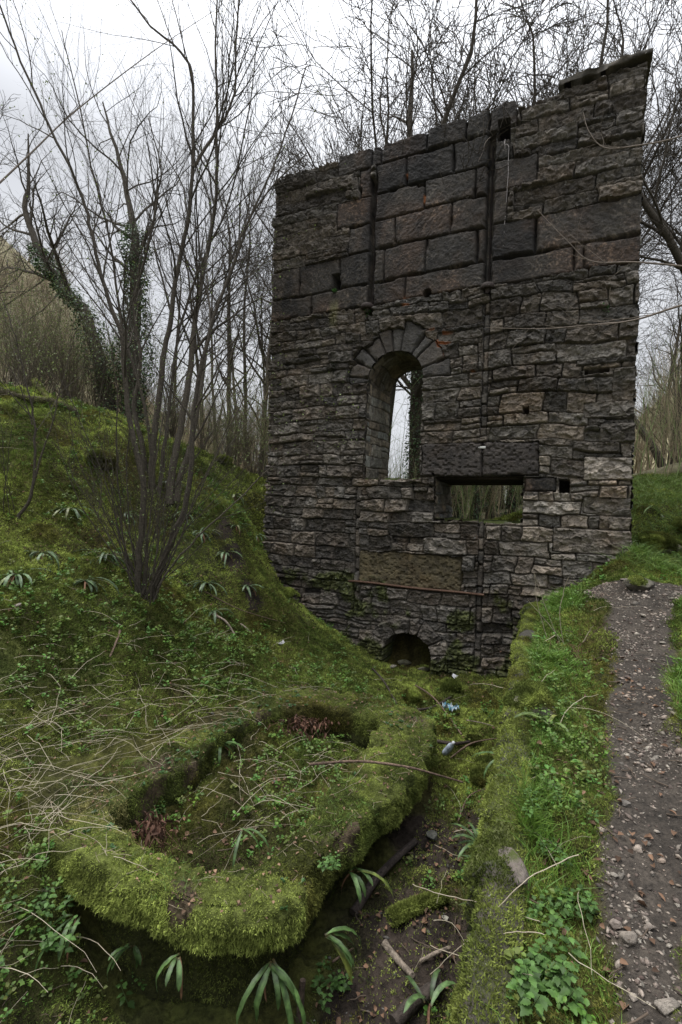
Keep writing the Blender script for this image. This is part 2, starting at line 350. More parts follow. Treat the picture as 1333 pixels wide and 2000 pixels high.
def facade():
    res = .0085
    us = np.arange(-.06, 5.93, res); zs = np.arange(-1.25, 7.95, res)
    u, z = np.meshgrid(us, zs); shp = u.shape; u = u.ravel(); z = z.ravel()
    # three textures of rubble: big upper, medium, small lower
    ID, D, LU, LZ = coursed(u, z, 3, .17, .29, .22, .72, warp=.030)
    i2 = coursed(u, z, 5, .13, .25, .15, .52, warp=.034)
    sel = (z + .35 * vn(u * 1.1, z * .7, s=44) < 2.15) | ((u < 2.05) & (z < 5.0) & (z + .4 * vn(u, z, s=46) < 4.9))
    i3 = coursed(u, z, 8, .15, .24, .45, 1.3, warp=.02)          # long stones at the top right and top left
    sel3 = (z > zr[4] - .02) & ((u > 4.2) | (u < 1.6))
    for k, (a, b) in enumerate(zip((ID, D, LU, LZ), i2)): a[sel] = b[sel]
    for k, (a, b) in enumerate(zip((ID, D, LU, LZ), i3)): a[sel3] = b[sel3]
    cls = np.zeros(u.shape, int)
    uw = u + .014 * vn(u * 3, z * 3, s=61) + .004 * vn(u * 17, z * 17, s=62); zw = z + .016 * vn(u * 2.3, z * 2.3, s=63) + .004 * vn(u * 17, z * 17, s=64)
    for k, (a, b, c, d, cl) in enumerate(BLK):
        m = (uw >= a) & (uw < c) & (zw >= b) & (zw < d)
        du = np.minimum(uw - a, c - uw)[m]; dz = np.minimum(zw - b, d - zw)[m]; r = .03
        dd = np.minimum(du, dz); dd = np.where((du < r) & (dz < r), r - np.hypot(r - du, r - dz), dd)
        ID[m] = 900000 + k; D[m] = dd; LU[m] = (uw - (a + c) / 2)[m]; LZ[m] = (zw - (b + d) / 2)[m]; cls[m] = cl
    # arch rings
    for (cu, cz, r0, dr, n, cl, sd, sq) in ((AU, AZ, AR, .40, 10, 6, 1, 1.), (CU, CZ, CRr, .27, 8, 7, 2, .85)):
        dx = uw - cu; dz_ = (zw - cz) / sq; rr = np.hypot(dx, dz_); an = np.arctan2(dz_, dx)
        a0 = -.02 if sd == 1 else -.25; span = pi - 2 * a0
        tt = (an - a0) / span; tt = np.where(an < -pi / 2, (an + 2 * pi - a0) / span, tt)
        rg = np.random.default_rng(sd); js = np.concatenate([[0], np.cumsum(rg.uniform(.55, 1.45, n))]); js /= js[-1]
        k = np.clip(np.searchsorted(js, np.clip(tt, 0, .9999)) - 1, 0, n - 1); ex = rg.uniform(.72, 1.25, n)[k] * dr + .03 * vn(u * 9, z * 9, s=78)
        m = (tt > 0) & (tt < 1) & (rr < r0 + ex) & (rr > r0 - .06)
        dd = np.minimum(np.minimum((tt - js[k]), (js[k + 1] - tt)) * span * rr, r0 + ex - rr)
        ID[m] = 950000 + sd * 100 + k[m]; D[m] = dd[m]; LU[m] = 0; LZ[m] = 0; cls[m] = cl
    h = rubble_height(u, z, ID, D, LU, LZ, 21) * 1.9
    flat = np.isin(cls, (1, 2, 3, 5, 6))
    ra = (rnd(ID, 41) - .5) * 2.6; ur = u * np.cos(ra) + z * np.sin(ra); zr_ = z * np.cos(ra) - u * np.sin(ra); ampl = .4 + rnd(ID, 42)
    tool = .006 * ampl * vn(ur * 27 + 1.2 * vn(u * 6, z * 6, s=30), zr_ * 15 + vn(u * 8, z * 8, s=29), s=31) + .006 * np.abs(vn(u * 30, z * 30, s=33)) + .004 * vn(u * 70, z * 70, s=32)
    pit = -.022 * sstep(.15, .6, vn(u * 24, z * 30, s=35)) + .004 * vn(u * 70, z * 70, s=32)
    hf = sstep(0, .03, D) ** .7 * .052 + (rnd(ID, 2) - .5) * .014 + np.where(np.isin(cls, (2, 3)), pit, tool) + .008 * fbm(u * 4, z * 4, s=36, o=3)
    hf += np.where(cls == 2, .045, 0) + np.where(cls == 6, -.006, 0) + np.where(cls == 5, -.02, 0) + np.where(cls == 3, -.01, 0)
    h = np.where(flat, hf, h); h = np.where(cls == 4, h + .012, h); h = np.where(cls == 7, h + .02, h)
    chip = sstep(.1, .6, vn(u * 6, z * 6, s=37)) * .05 * sstep(.06, 0, D); h -= np.where(flat, chip, 0)
    # broken band of missing facing stones, empty joints, odd missing stones
    rub = cls == 0
    a1 = uz(770, 1060); a2 = uz(862, 945); gone = (u > a1[0] - .1) & (u < a2[0] + .12) & (z > a1[1]) & (z < a2[1])
    h = np.where(rub & gone & (rnd(ID, 21) < .55), h - .11, h)
    b1 = uz(890, 1150); b2 = uz(948, 1088); g2 = (u > b1[0]) & (u < b2[0]) & (z > b1[1]) & (z < b2[1]); h = np.where(rub & g2 & (rnd(ID, 22) < .4), h - .08, h)
    h = np.where(rub & (rnd(ID, 23) < .018), h - .09, h)
    dark_gap = sstep(.012, .0, D) * sstep(-.1, .35, vn(u * 2.5, z * 6, s=38)); h -= dark_gap * .05
    for hx in HOLES:
        m = (uw > hx[0]) & (uw < hx[2]) & (zw > hx[1]) & (zw < hx[3]); h = np.where(m, -.6, h)
    rc = uz(837, 577); h = np.where(np.hypot(uw - rc[0], zw - rc[1]) < .07, -.3, h)
    for (c, zt, zb) in ((CH_A, uz(733, 352)[1], uz(722, 596)[1]), (CH_B, uz(958, 262)[1], uz(953, 560)[1])):
        m = (uw > c[0]) & (uw < c[1]) & (zw > zb) & (zw < zt); h = np.where(m, -.13 + .012 * vn(u * 30, z * 9, s=39), h)
    cm = (np.hypot(uw - CU, (np.maximum(zw - CZ, 0)) / .85) < CRr * (1 + .05 * vn(u * 8, z * 8, s=40))) & (z > -1.25); h = np.where(cm, -1.15, h)
    # leaning foot: the wall spreads slightly towards its base and bulges
    h += .03 * fbm(u * .6, z * .5, s=41, o=2) + .10 * sstep(.4, -1.0, z)
    # colours
    col = stone_col(ID, (.122, .106, .088), .55, .05)
    soot = sstep(3.6, 4.9, z + .6 * fbm(u * .9, z * .7, s=50) - .25 * np.abs(u - 3.2) * 0)
    col *= (1 - .5 * soot * (.6 + .4 * fbm(u * 2, z * 2, s=51)))[:, None]
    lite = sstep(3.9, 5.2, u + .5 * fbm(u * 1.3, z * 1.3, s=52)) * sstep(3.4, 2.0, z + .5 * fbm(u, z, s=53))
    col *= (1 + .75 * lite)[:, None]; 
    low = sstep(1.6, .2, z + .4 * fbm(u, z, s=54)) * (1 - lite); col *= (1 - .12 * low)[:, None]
    cd_ = stone_col(ID, (.032, .027, .0215), .5, .05)
    rd = sstep(-.1, .5, fbm(u * 1.6, z * 1.6, s=55)); cd_ = cd_ * (1 - rd[:, None] * .75) + rd[:, None] * .75 * np.array([.064, .042, .029])
    strk = sstep(-.05, .45, fbm(u * 2.5, z * 1.1, s=56)); cd_ *= (1 - .62 * strk)[:, None]
    spk = sstep(.3, .6, vn(ur * 46 + 1.5 * vn(u * 9, z * 9, s=28), zr_ * 32, s=57)) * sstep(-.3, .4, fbm(u * 3, z * 3, s=48)); cd_ *= (1 + 1.7 * spk)[:, None]
    col = np.where((cls == 1)[:, None], cd_, col)
    col = np.where((cls == 2)[:, None], np.array([.055, .046, .040]) * (1 + .35 * fbm(u * 5, z * 5, s=58))[:, None], col)
    col = np.where((cls == 3)[:, None], np.array([.085, .068, .036]) * (1 + .4 * fbm(u * 4, z * 4, s=59))[:, None] * (1 + .5 * sstep(-.01, .02, pit))[:, None], col)
    col = np.where((cls == 6)[:, None], stone_col(ID, (.075, .066, .057), .3, .06), col)
    mort = sstep(.014, .004, D) * (~flat)
    mcol = MORTAR[None] * (1 + .3 * vn(u * 9, z * 9, s=65))[:, None] * (1 - .45 * soot[:, None]) * (1 + .55 * lite[:, None])
    col = col * (1 - mort[:, None]) + mcol * mort[:, None]
    col[flat] = col[flat] * (1 - .5 * sstep(.012, .003, D[flat]))[:, None]
    dep = sstep(-.1, -.3, h)[:, None]; col = col * (1 - .6 * dep)  # holes and recesses darken with depth: shade painted into the colour
    # rust orange in the joints beside the arch, moss stains
    o1 = uz(855, 668); org = sstep(.32, .05, np.hypot(u - o1[0], z - o1[1])) * sstep(.03, .008, D) * sstep(-.2, .1, vn(u * 7, z * 7, s=66)); col = col * (1 - org[:, None]) + np.array([.42, .13, .035]) * org[:, None]
    for (px, py, rr) in ((745, 348, .05), (798, 345, .06), (741, 395, .06), (830, 392, .1), (795, 593, .16), (925, 720, .1)):
        o1 = uz(px, py); org = sstep(rr, rr * .3, np.hypot((u - o1[0]) * 1.8, z - o1[1])) * sstep(.03, .006, D); col = col * (1 - org[:, None]) + np.array([.36, .14, .05]) * org[:, None]
    ms = sstep(.3, .55, fbm(u * 2.2, z * 2.2, s=67) * sstep(1.6, .3, z) * 1.2 + .8 * sstep(-.2, -.75, z)) ; col = col * (1 - ms[:, None]) + np.array([.05, .058, .015]) * ms[:, None] * (1 + .5 * vn(u * 40, z * 40, s=68))[:, None]
    h += ms * .02 * (1 + vn(u * 30, z * 30, s=69))
    g1 = uz(655, 615); gr = sstep(.12, .03, np.abs(u - g1[0] + .02 * vn(u * 0, z * 6, s=70))) * sstep(.3, .1, np.abs(z - g1[1])); col = col * (1 - .7 * gr[:, None]) + np.array([.16, .15, .07]) * .7 * gr[:, None]
    # outline
    zt = np.interp(u, TU, TZ) + .012 * vn(u * 14, u * 0, s=71)
    eL = .03 + .022 * np.where(cls > 0, 0, (rnd(ID // 200, 31) - .5)) + .012 * vn(z * 14, z * 0, s=72); eR = 5.82 + .05 * np.where(cls > 0, 0, (rnd(ID // 200, 32) - .5)) + .014 * vn(z * 12, z * 0, s=73)
    eR = np.where(z < 1.75, eR - .0, eR)
    ins = (z < zt) & (u > eL) & (u < eR)
    aw = (np.abs(u - AU + .012 * vn(z * 9, z * 0, s=74)) < AR) & (z > AZ0 + .02 * vn(u * 12, z * 0, s=75)) & (z < AZ); aw |= (np.hypot(u - AU, z - AZ) < AR) & (z >= AZ)
    lw = (u > LW[0]) & (u < LW[2]) & (z > LW[1] + .02 * vn(u * 10, z * 0, s=76)) & (z < LW[3] + .01)
    ins &= ~(aw & ~np.isin(cls, (2,))) & ~lw
    ins = ins.reshape(shp); clg = cls.reshape(shp)
    h[~ins.ravel()] = np.minimum(h[~ins.ravel()], .02)
    V = wp(u, z, h); idx = np.arange(u.size).reshape(shp)
    fm = ins[:-1, :-1] & ins[1:, :-1] & ins[:-1, 1:] & ins[1:, 1:]
    q = np.stack([idx[:-1, :-1], idx[:-1, 1:], idx[1:, 1:], idx[1:, :-1]], -1)
    fc = clg[:-1, :-1]
    # skirt: extrude every open border 12 cm into the wall
    E = []
    for ax, (da, db) in (('l', ((0, 0), (1, 0))), ('r', ((0, 1), (1, 1))), ('b', ((0, 0), (0, 1))), ('t', ((1, 0), (1, 1)))):
        nb = np.zeros_like(fm)
        if ax == 'l': nb[:, 1:] = fm[:, :-1]
        if ax == 'r': nb[:, :-1] = fm[:, 1:]
        if ax == 'b': nb[1:] = fm[:-1]
        if ax == 't': nb[:-1] = fm[1:]
        b = fm & ~nb; ii, jj = np.nonzero(b)
        E.append(np.stack([idx[ii + da[0], jj + da[1]], idx[ii + db[0], jj + db[1]], fc[ii, jj]], -1))
    E = np.concatenate(E)
    return V, q, fm, fc, E, col
wall = thing('ruined_stone_wall', (float(ORI[0]), float(ORI[1]), 0), 'tall dark ruined stone wall with arched window, stone lintel and culvert hole', 'wall')
WO = np.array([ORI[0], ORI[1], 0])
V, q, fm, fc, E, colr = facade()
PARTS = {'masonry': ((0, 4, 5), M_RUB, None), 'dressed_stonework': ((1,), M_DRS, 'soot black dressed sandstone courses'), 'lintel': ((2,), M_DRS, 'pitted dark stone lintel in two lengths'),
         'inset_block': ((3,), M_DRS, 'long pitted brown stone block'), 'window_arch': ((6,), M_DRS, 'ring of arch stones'), 'culvert_arch': ((7,), M_RUB, 'rough arch stones over the drain hole')}
for nm, (cl, mt, lab) in PARTS.items():
    Q = q[fm & np.isin(fc, cl)]; e = E[np.isin(E[:, 2], cl)]
    used = np.unique(np.concatenate([Q.ravel(), e[:, :2].ravel()])); mp_ = np.full(len(V), -1); mp_[used] = np.arange(len(used))
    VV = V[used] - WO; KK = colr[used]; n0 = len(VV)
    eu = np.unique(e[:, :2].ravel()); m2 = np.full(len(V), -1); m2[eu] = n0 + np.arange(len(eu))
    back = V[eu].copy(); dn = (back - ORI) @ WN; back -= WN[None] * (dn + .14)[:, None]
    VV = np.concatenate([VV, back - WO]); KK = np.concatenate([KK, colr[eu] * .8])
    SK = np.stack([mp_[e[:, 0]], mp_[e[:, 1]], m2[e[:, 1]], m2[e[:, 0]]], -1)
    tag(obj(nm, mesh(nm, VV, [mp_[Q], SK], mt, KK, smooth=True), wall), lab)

def patch(fn, W, H, seed, res=.02, base=(.13, .118, .10), hm=(.1, .2), wm=(.15, .5), flip=False, rel=1., amp=1.):
    """a sheet of rubble over any parametrised surface: fn(s,t,h) -> xyz"""
    a, b = np.meshgrid(np.linspace(0, W, max(2, int(W / res))), np.linspace(0, H, max(2, int(H / res)))); shp = a.shape; a = a.ravel(); b = b.ravel()
    ID, D, LU, LZ = coursed(a, b, seed, hm[0], hm[1], wm[0], wm[1], W=W, z0=-.3, z1=H + .3)
    h = rubble_height(a, b, ID, D, LU, LZ, seed, rel) * amp
    col = stone_col(ID, base, .35, .12); mo = sstep(.014, .004, D); col = col * (1 - mo[:, None]) + MORTAR * mo[:, None]
    V = fn(a, b, h); idx = np.arange(a.size).reshape(shp)
    Q = np.stack([idx[:-1, :-1], idx[:-1, 1:], idx[1:, 1:], idx[1:, :-1]], -1).reshape(-1, 4)
    return V, (Q[:, ::-1] if flip else Q), col
def add_patch(name, parts, mt, lab=None):
    A = Acc()
    for V_, Q_, K_ in parts: A.add(V_ - WO, Q_, K_)
    return tag(obj(name, A.mesh(name, mt, True), wall), lab)
D0 = TH - .04
# arched window: two jambs, vault and sill running through the thickness
hj = AZ - AZ0 + .05
JB = (.20, .185, .155)
def vault(s, t, h):
    an = s / AR; r = AR - h + .02; return wp(AU + r * np.cos(an), AZ + r * np.sin(an), .0 - t - .0)
add_patch('window_jamb', [patch(lambda s, t, h: wp(AU - AR - .02 + h, AZ0 - .05 + t, -s), TH, hj, 31, .012, JB, (.12, .26), (.25, .6), rel=.6, amp=.6),
                          patch(lambda s, t, h: wp(AU + AR + .02 - h, AZ0 - .05 + t, -s), TH, hj, 32, .012, JB, (.12, .26), (.25, .6), rel=.6, amp=.6)], M_RUB, 'pale squared side stones of the window')
add_patch('window_vault', [patch(vault, pi * AR, TH, 33, .012, (.12, .105, .085), (.2, .34), (.16, .26), rel=.4, amp=.6)], M_RUB, 'curved underside of the window arch')
def sill(u0, u1, z0): return lambda s, t, h: wp(u0 + s, z0 + h - .03 + .0 * t, -t)
add_patch('window_sill', [patch(sill(AU - AR - .05, 0, AZ0), 2 * AR + .1, TH, 34, .02), patch(sill(LW[0] - .05, 0, LW[1]), LW[2] - LW[0] + .1, TH, 35, .02)], M_LOW)
lh = LW[3] - LW[1] + .05
add_patch('opening_jamb', [patch(lambda s, t, h: wp(LW[0] - .02 + h + .05 * sstep(.35, 0, t) * s, LW[1] - .05 + t, -s), TH, lh, 36, .015),
                           patch(lambda s, t, h: wp(LW[2] + .02 - h, LW[1] - .05 + t, -s), TH, lh, 37, .015)], M_RUB)
def bxs(A, u0, u1, z0, z1, n0, n1, col, j=.0, sub=1):
    P = [wp(a, b, c) - WO for c in (n0, n1) for b in (z0, z1) for a in (u0, u1)]
    P = np.array(P) + RNG.normal(0, j, (8, 3)); A.add(P, [[0, 1, 3, 2], [5, 4, 6, 7], [4, 0, 2, 6], [1, 5, 7, 3], [2, 3, 7, 6], [4, 5, 1, 0]], col)
# timber beams under the lintel
A = Acc()
for k in range(4): bxs(A, LW[0] - .12, LW[2] + .12, LW[3] - .02 - .01 * k, LW[3] + .11, -.06 - .26 * k, -.06 - .26 * k - .235, (.035, .026, .02), .004)
bxs(A, AU + AR - .05, LW[2] + .3, LW[3] + .115, LIN[3] - .02, -.1, -TH + .05, (.06, .05, .04))
tag(obj('lintel_beam', A.mesh('lintel_beam', M_BARK), wall), 'dark old timbers behind the lintel')
# rear face, ends and top
bk = []
def back_fn(u0, z0): return lambda s, t, h: wp(u0 + s, z0 + t, -TH - h + .03)
for (u0, u1, z0, z1) in ((.04, AU - AR, -1.2, 7.5), (AU + AR, 5.8, LIN[3] - .1, 7.6), (AU - AR, AU + AR, AZ + AR, 7.55), (AU - AR, LW[0], -1.2, AZ0), (LW[0], LW[2], -1.2, LW[1]), (LW[2], 5.8, -1.2, LIN[3] - .1), (AU + AR, LW[0], AZ0, LIN[3] - .1)):
    bk.append(patch(back_fn(u0, z0), u1 - u0, z1 - z0, 40 + len(bk), .04, flip=True))
# spandrels beside the arch head on the rear face
th_ = np.linspace(0, pi, 40); ring = wp(AU + AR * np.cos(th_), AZ + AR * np.sin(th_), -TH - .01); sq = wp(AU + AR * np.cos(th_), AZ + AR + 0 * th_, -TH - .01)
i = np.arange(39); bk.append((np.concatenate([ring, sq]), np.stack([i + 1, i, i + 40, i + 41], -1), np.full((80, 3), .12)))
add_patch('rear_face', bk, M_RUB)
add_patch('wall_end', [patch(lambda s, t, h: wp(.05 - h, -1.2 + t, -s), TH, 8.7, 51, .025), patch(lambda s, t, h: wp(5.79 + h, -1.2 + t, -s), TH, 8.9, 52, .025)], M_RUB)
def topf(s, t, h): u = .04 + s; return wp(u, np.interp(u, TU, TZ) - .05 + h, -t)
add_patch('wall_top', [patch(topf, 5.76, TH, 53, .03, hm=(.2, .4))], M_LOW)
# capstone slab
u0 = U_(1092, 176); nst = 60
A = Acc(); sx = np.linspace(u0, 5.90, nst); prof = [(.085, 7.735), (.10, 7.742), (.10, 7.80), (.085, 7.812), (-.5, 7.84), (-TH, 7.83), (-TH - .05, 7.72)]
Pm = np.array([[wp(a, b + .012 * vn(np.array(a * 9.), np.array(k * 3.3), s=5) + .035 * (a - 5.3), n + .03 * vn(np.array(a * 7.), np.array(k * 1.3), s=6)) - WO for k, (n, b) in enumerate(prof)] for a in sx])
m_ = len(prof); ii, jj = np.meshgrid(np.arange(nst - 1), np.arange(m_), indexing='ij'); j2 = (jj + 1) % m_
A.add(Pm.reshape(-1, 3), np.stack([ii * m_ + jj, ii * m_ + j2, (ii + 1) * m_ + j2, (ii + 1) * m_ + jj], -1).reshape(-1, 4), (.05, .044, .032))
for k in (0, nst - 1):
    c = Pm[k].mean(0); A.add(np.concatenate([Pm[k], c[None]]), [[a, (a + 1) % m_, m_] for a in range(m_)], (.06, .055, .04))
tag(obj('capstone', A.mesh('capstone', M_DRS), wall), 'thin mossy capping slab on the highest corner')
# iron: rods in the grooves, round washers, flat bar, small tag
def disc(A, c, r, n0, n1, col, seg=14, jit=.0):
    an = np.arange(seg) * 2 * pi / seg
    P = np.concatenate([wp(c[0] + r * np.cos(an), c[1] + r * np.sin(an), n0), wp(c[0] + r * np.cos(an), c[1] + r * np.sin(an), n1), wp(np.array([c[0]]), np.array([c[1]]), n1)]) - WO
    i = np.arange(seg); j = (i + 1) % seg
    A.add(P, np.stack([i, j, j + seg, i + seg], -1), col); A.add(P, np.stack([i + seg, j + seg, np.full(seg, 2 * seg)], -1), col)
for (c, zt, zb, px, py) in ((CH_A, uz(733, 356)[1], uz(722, 590)[1], 720, 602), (CH_B, uz(958, 280)[1], uz(953, 556)[1], 954, 564)):
    A = Acc(); cc = (c[0] + c[1]) / 2
    tubes(A, [(np.array([wp(cc, zz, -.085) - WO for zz in np.linspace(zb, zt, 12)]), np.full(12, .012))], 8, (.02, .014, .011)); obj('iron_rod', A.mesh('iron_rod', M_IRON, True), wall)
    A = Acc(); p = uz(px, py)
    # bell-shaped washer round a vertical rod: a lathe about the vertical axis
    pr = [(.02, .05), (.085, .045), (.105, .02), (.105, -.03), (.09, -.035), (.05, -.03), (.035, -.06), (.03, -.10)]
    an = np.arange(16) * 2 * pi / 16; P = np.array([[wp(p[0], p[1] + zz, .055) - WO + WU * r * cos(a) + WN * r * sin(a) for a in an] for r, zz in pr]); i, j = np.meshgrid(np.arange(len(pr) - 1), np.arange(16), indexing='ij'); j2 = (j + 1) % 16
    A.add(P.reshape(-1, 3), np.stack([i * 16 + j, i * 16 + j2, (i + 1) * 16 + j2, (i + 1) * 16 + j], -1).reshape(-1, 4), (.04, .03, .026)); obj('iron_washer', A.mesh('iron_washer', M_IRON, True), wall)
A = Acc(); a = uz(686, 1133); b = uz(948, 1161); k = np.linspace(0, 1, 14)
bar = [wp(a[0] + (b[0] - a[0]) * t, a[1] + (b[1] - a[1]) * t + .006 * sin(9 * t), .075) - WO for t in k]
P = np.array([[c + WN * n_ + np.array([0, 0, z_]) for n_, z_ in ((-.04, .012), (.03, .014), (.035, -.012), (-.04, -.014))] for c in bar]); i, j = np.meshgrid(np.arange(13), np.arange(4), indexing='ij'); j2 = (j + 1) % 4
A.add(P.reshape(-1, 3), np.stack([i * 4 + j, (i + 1) * 4 + j, (i + 1) * 4 + j2, i * 4 + j2], -1).reshape(-1, 4), (.10, .055, .035))
obj('iron_bar', A.mesh('iron_bar', M_IRON), wall)
A = Acc(); p = uz(945, 876); bxs(A, p[0] - .035, p[0] + .045, p[1] - .018, p[1] + .018, .10, .12, (.5, .5, .46)); bxs(A, p[0] - .06, p[0] - .035, p[1] - .01, p[1] + .012, .09, .112, (.3, .3, .28))
tag(obj('metal_clip', A.mesh('metal_clip', M_IRON), wall), 'small pale clip on the lintel joint')

# ------------------------------------------------------------------ ground
def XB(y): return .53 + .425 * (y - 1.59) + .02 * vn(np.asarray(y, float) * 2.2, np.asarray(y, float) * 0, s=80)
def mkf(pts):
    P = []
    for a in pts:
        if len(a) == 4 and a[3] == 'd': p = at_d(*a[:3])
        elif len(a) == 4 and a[3] == 'z': p = at_z(*a[:3])
        else: p = np.array(a[:3], float)
        P.append(p)
    P = np.array(P); return tps(P[:, :2], P[:, 2])
GA = mkf([(820, 1980, -.85, 'z'), (830, 1750, -.82, 'z'), (880, 1550, -.82, 'z'), (900, 1450, -.78, 'z'), (930, 1380, -.78, 'z'), (850, 1312, 7.6, 'd'), (1000, 1308, 7.1, 'd'), (760, 1290, 8.0, 'd'),
          (640, 1215, 8.4, 'd'), (560, 1160, 8.75, 'd'), (518, 1085, 8.95, 'd'), (450, 1600, -.68, 'z'), (600, 1450, -.62, 'z'), (350, 1580, -.62, 'z'), (40, 1750, -.5, 'z'), (0, 1900, -.7, 'z'), (220, 1940, -1.0, 'z'),
          (420, 1960, -1.05, 'z'), (620, 1900, -.95, 'z'), (20, 1550, -.3, 'z'), (120, 1480, -.28, 'z'), (250, 1430, -.25, 'z'), (420, 1380, -.3, 'z'), (560, 1330, -.42, 'z'), (680, 1330, -.6, 'z'), (200, 1350, -.05, 'z'), (0, 1380, .02, 'z'), (130, 1250, .32, 'z'), (0, 1200, .6, 'z'),
          (280, 1170, .55, 'z'), (430, 1240, 6.4, 'd'), (400, 1110, 7.1, 'd'), (480, 1020, 8.4, 'd'), (430, 935, 9.6, 'd'), (230, 855, 8.0, 'd'), (150, 815, 8.0, 'd'), (0, 765, 8.0, 'd'), (0, 900, 6.4, 'd'),
          (150, 950, 6.7, 'd'), (0, 1050, 5.5, 'd'), (300, 1000, 7.6, 'd'), (520, 955, 10.6, 'd'), (-9, 12, 3.9), (-4, 13, 2.4), (-1.5, 13, 1.9), (-4, 1, .5), (-6, 4, 2.4), (-2.2, .3, -.4), (.5, .3, -.9), (1, 13, 1.25), (4, 13, 1.25)])
GB = mkf([(1250, 1980, 0, 'z'), (1250, 1740, .05, 'z'), (1240, 1450, .2, 'z'), (1240, 1290, .4, 'z'), (1200, 1190, 5.05, 'd'), (1185, 1135, 5.75, 'd'), (1300, 1118, 6.1, 'd'), (1228, 1080, 6.35, 'd'), (1175, 1118, 6.35, 'd'), (1130, 1146, 6.6, 'd'), (1285, 1070, 7.0, 'd'),
          (1050, 1182, 7.0, 'd'), (1048, 1350, .34, 'z'), (1045, 1540, .17, 'z'), (1020, 1700, .04, 'z'), (1000, 1990, -.08, 'z'), (1333, 1250, .56, 'z'), (1333, 1420, .34, 'z'), (4, 3, .75), (6, 5, 1.7), (1245, 1000, 7.6, 'd'),
          (1333, 1035, 7.2, 'd'), (1333, 945, 9.0, 'd'), (1262, 938, 9.2, 'd'), (8, 14, 3.2), (5, 14, 1.8), (2, .2, 0), (5, .5, .5), (0, 0, -.1), (0, 9, 1.2), (-3, 12, 1.8), (2, 11, 1.25), (3.5, 13, 1.2), (-2, 4, .2), (12, 6, 3.6)])
HZX = np.array([-3, -1.2, -.72, -.56, -.46, -.28, -.19, -.1, .2, .45, .62, .75, 1.3, 3]); HZH = np.array([.45, .45, .44, .35, .22, .12, .08, .03, .0, .03, .19, .26, .30, .3])
def G(x, y):
    x = np.asarray(x, float); y = np.asarray(y, float)
    xc = np.clip(x, -9, 12); yc = np.clip(y, .1, 14.5)
    a = GA(np.clip(xc, -9, 5), yc); b = GB(np.clip(xc, -3, 12), yc)
    s = -((x - CORNER[0]) * WN[0] + (y - CORNER[1]) * WN[1])                 # distance behind the wall face
    w = sstep(-.03, .05, x - XB(y) - .02)
    wb = sstep(-2.5, 3.0, x); k = sstep(.15, .95, s); w = w * (1 - k) + wb * k
    h = a * (1 - w) + b * w
    rr = np.hypot(x, y); far = sstep(13, 22, rr); az = np.where(y > .1, x / np.maximum(y, .1), np.sign(x) * 3)
    hill = EYE + np.interp(az, HZX, HZH) * rr * sstep(8, 62, rr) + (.02 * rr) * fbm(x * .05, y * .05, s=90) * sstep(20, 40, rr) - 1.0 * (1 - sstep(20, 50, rr)) * sstep(0, .3, az + .4) * 0
    hill = np.minimum(hill, 60); base = np.interp(az, [-1, -.5, -.15, .3, .6, 1], [3.6, 2.6, 1.5, 1.2, 1.8, 3.0])
    back = sstep(.5, -4, y) 
    h = h * (1 - far) + np.maximum(hill, base) * far
    return h * (1 - back) + back * (.0 + .25 * np.maximum(-x, 0))
def lumps(x, y, path):
    xx = x + .1 * vn(x * 2, y * 2, s=79); n = .10 * fbm(x * 1.7, y * 1.7, s=81, o=3) * sstep(0, -1.5, x) + .06 * fbm(x * 2.2, y * 2.2, s=81, o=3) + .075 * np.abs(vn(xx * 3.1, y * 3.4, s=82)) + .05 * np.abs(vn(xx * 7.3, y * 7.9, s=88)) + .02 * np.abs(vn(x * 17, y * 17, s=83)) - .06 + .006 * vn(x * 36, y * 36, s=84)
    return n * (1 - path) + path * (.012 * fbm(x * 4, y * 4, s=85) + .004 * vn(x * 30, y * 30, s=86))
PE = np.array([[(1185, 1990, 0.), (1333, 1990, 0)], [(1180, 1740, .05), (1420, 1740, .05)], [(1172, 1600, .1), (1400, 1600, .1)], [(1185, 1450, .2), (1330, 1450, .2)], [(1200, 1300, .4), (1312, 1300, .4)], [(1190, 1200, .6), (1312, 1215, .6)],
               [(1125, 1168, .72), (1333, 1178, .72)], [(1160, 1146, .8), (1400, 1160, .8)], [(1245, 1132, .88), (1500, 1145, .88)]], float)
def _gh(px, py):
    d = np.arange(1.2, 12, .02); P = np.array([0, 0, EYE]) + ray(px, py) * d[:, None]; b = P[:, 2] < G(P[:, 0], P[:, 1]); return P[int(np.argmax(b)) if b.any() else -1][:2]
PL = np.array([_gh(p[0][0], p[0][1]) for p in PE]); PR = np.array([_gh(p[1][0], p[1][1]) for p in PE])
PLY = np.concatenate([PL, PR[::-1]]); PLY = np.concatenate([[[.9, -.5]], PLY, [[2.2, -.5]]])
def in_poly(x, y, P):
    c = np.zeros(x.shape, bool); n = len(P)
    for i in range(n):
        x1, y1 = P[i]; x2, y2 = P[(i + 1) % n]
        c ^= ((y1 > y) != (y2 > y)) & (x < (x2 - x1) * (y - y1) / (y2 - y1 + 1e-12) + x1)
    return c
def dist_poly(x, y, P):
    d = np.full(x.shape, 9.)
    for i in range(len(P)):
        a = P[i]; b = P[(i + 1) % len(P)]; t = np.clip(((x - a[0]) * (b[0] - a[0]) + (y - a[1]) * (b[1] - a[1])) / ((b - a) @ (b - a) + 1e-9), 0, 1)
        d = np.minimum(d, np.hypot(x - a[0] - t * (b[0] - a[0]), y - a[1] - t * (b[1] - a[1])))
    return d
def path_w(x, y):
    near = (y < 9) & (x > 0) & (x < 7) & (y > -1); w = np.zeros(x.shape)
    if near.any():
        xx, yy = x[near], y[near]; d = dist_poly(xx, yy, PLY) * np.where(in_poly(xx, yy, PLY), 1, -1)
        w[near] = sstep(-.05, .06, d + .11 * fbm(xx * 3.5, yy * 3.5, s=87, o=4))
    return w
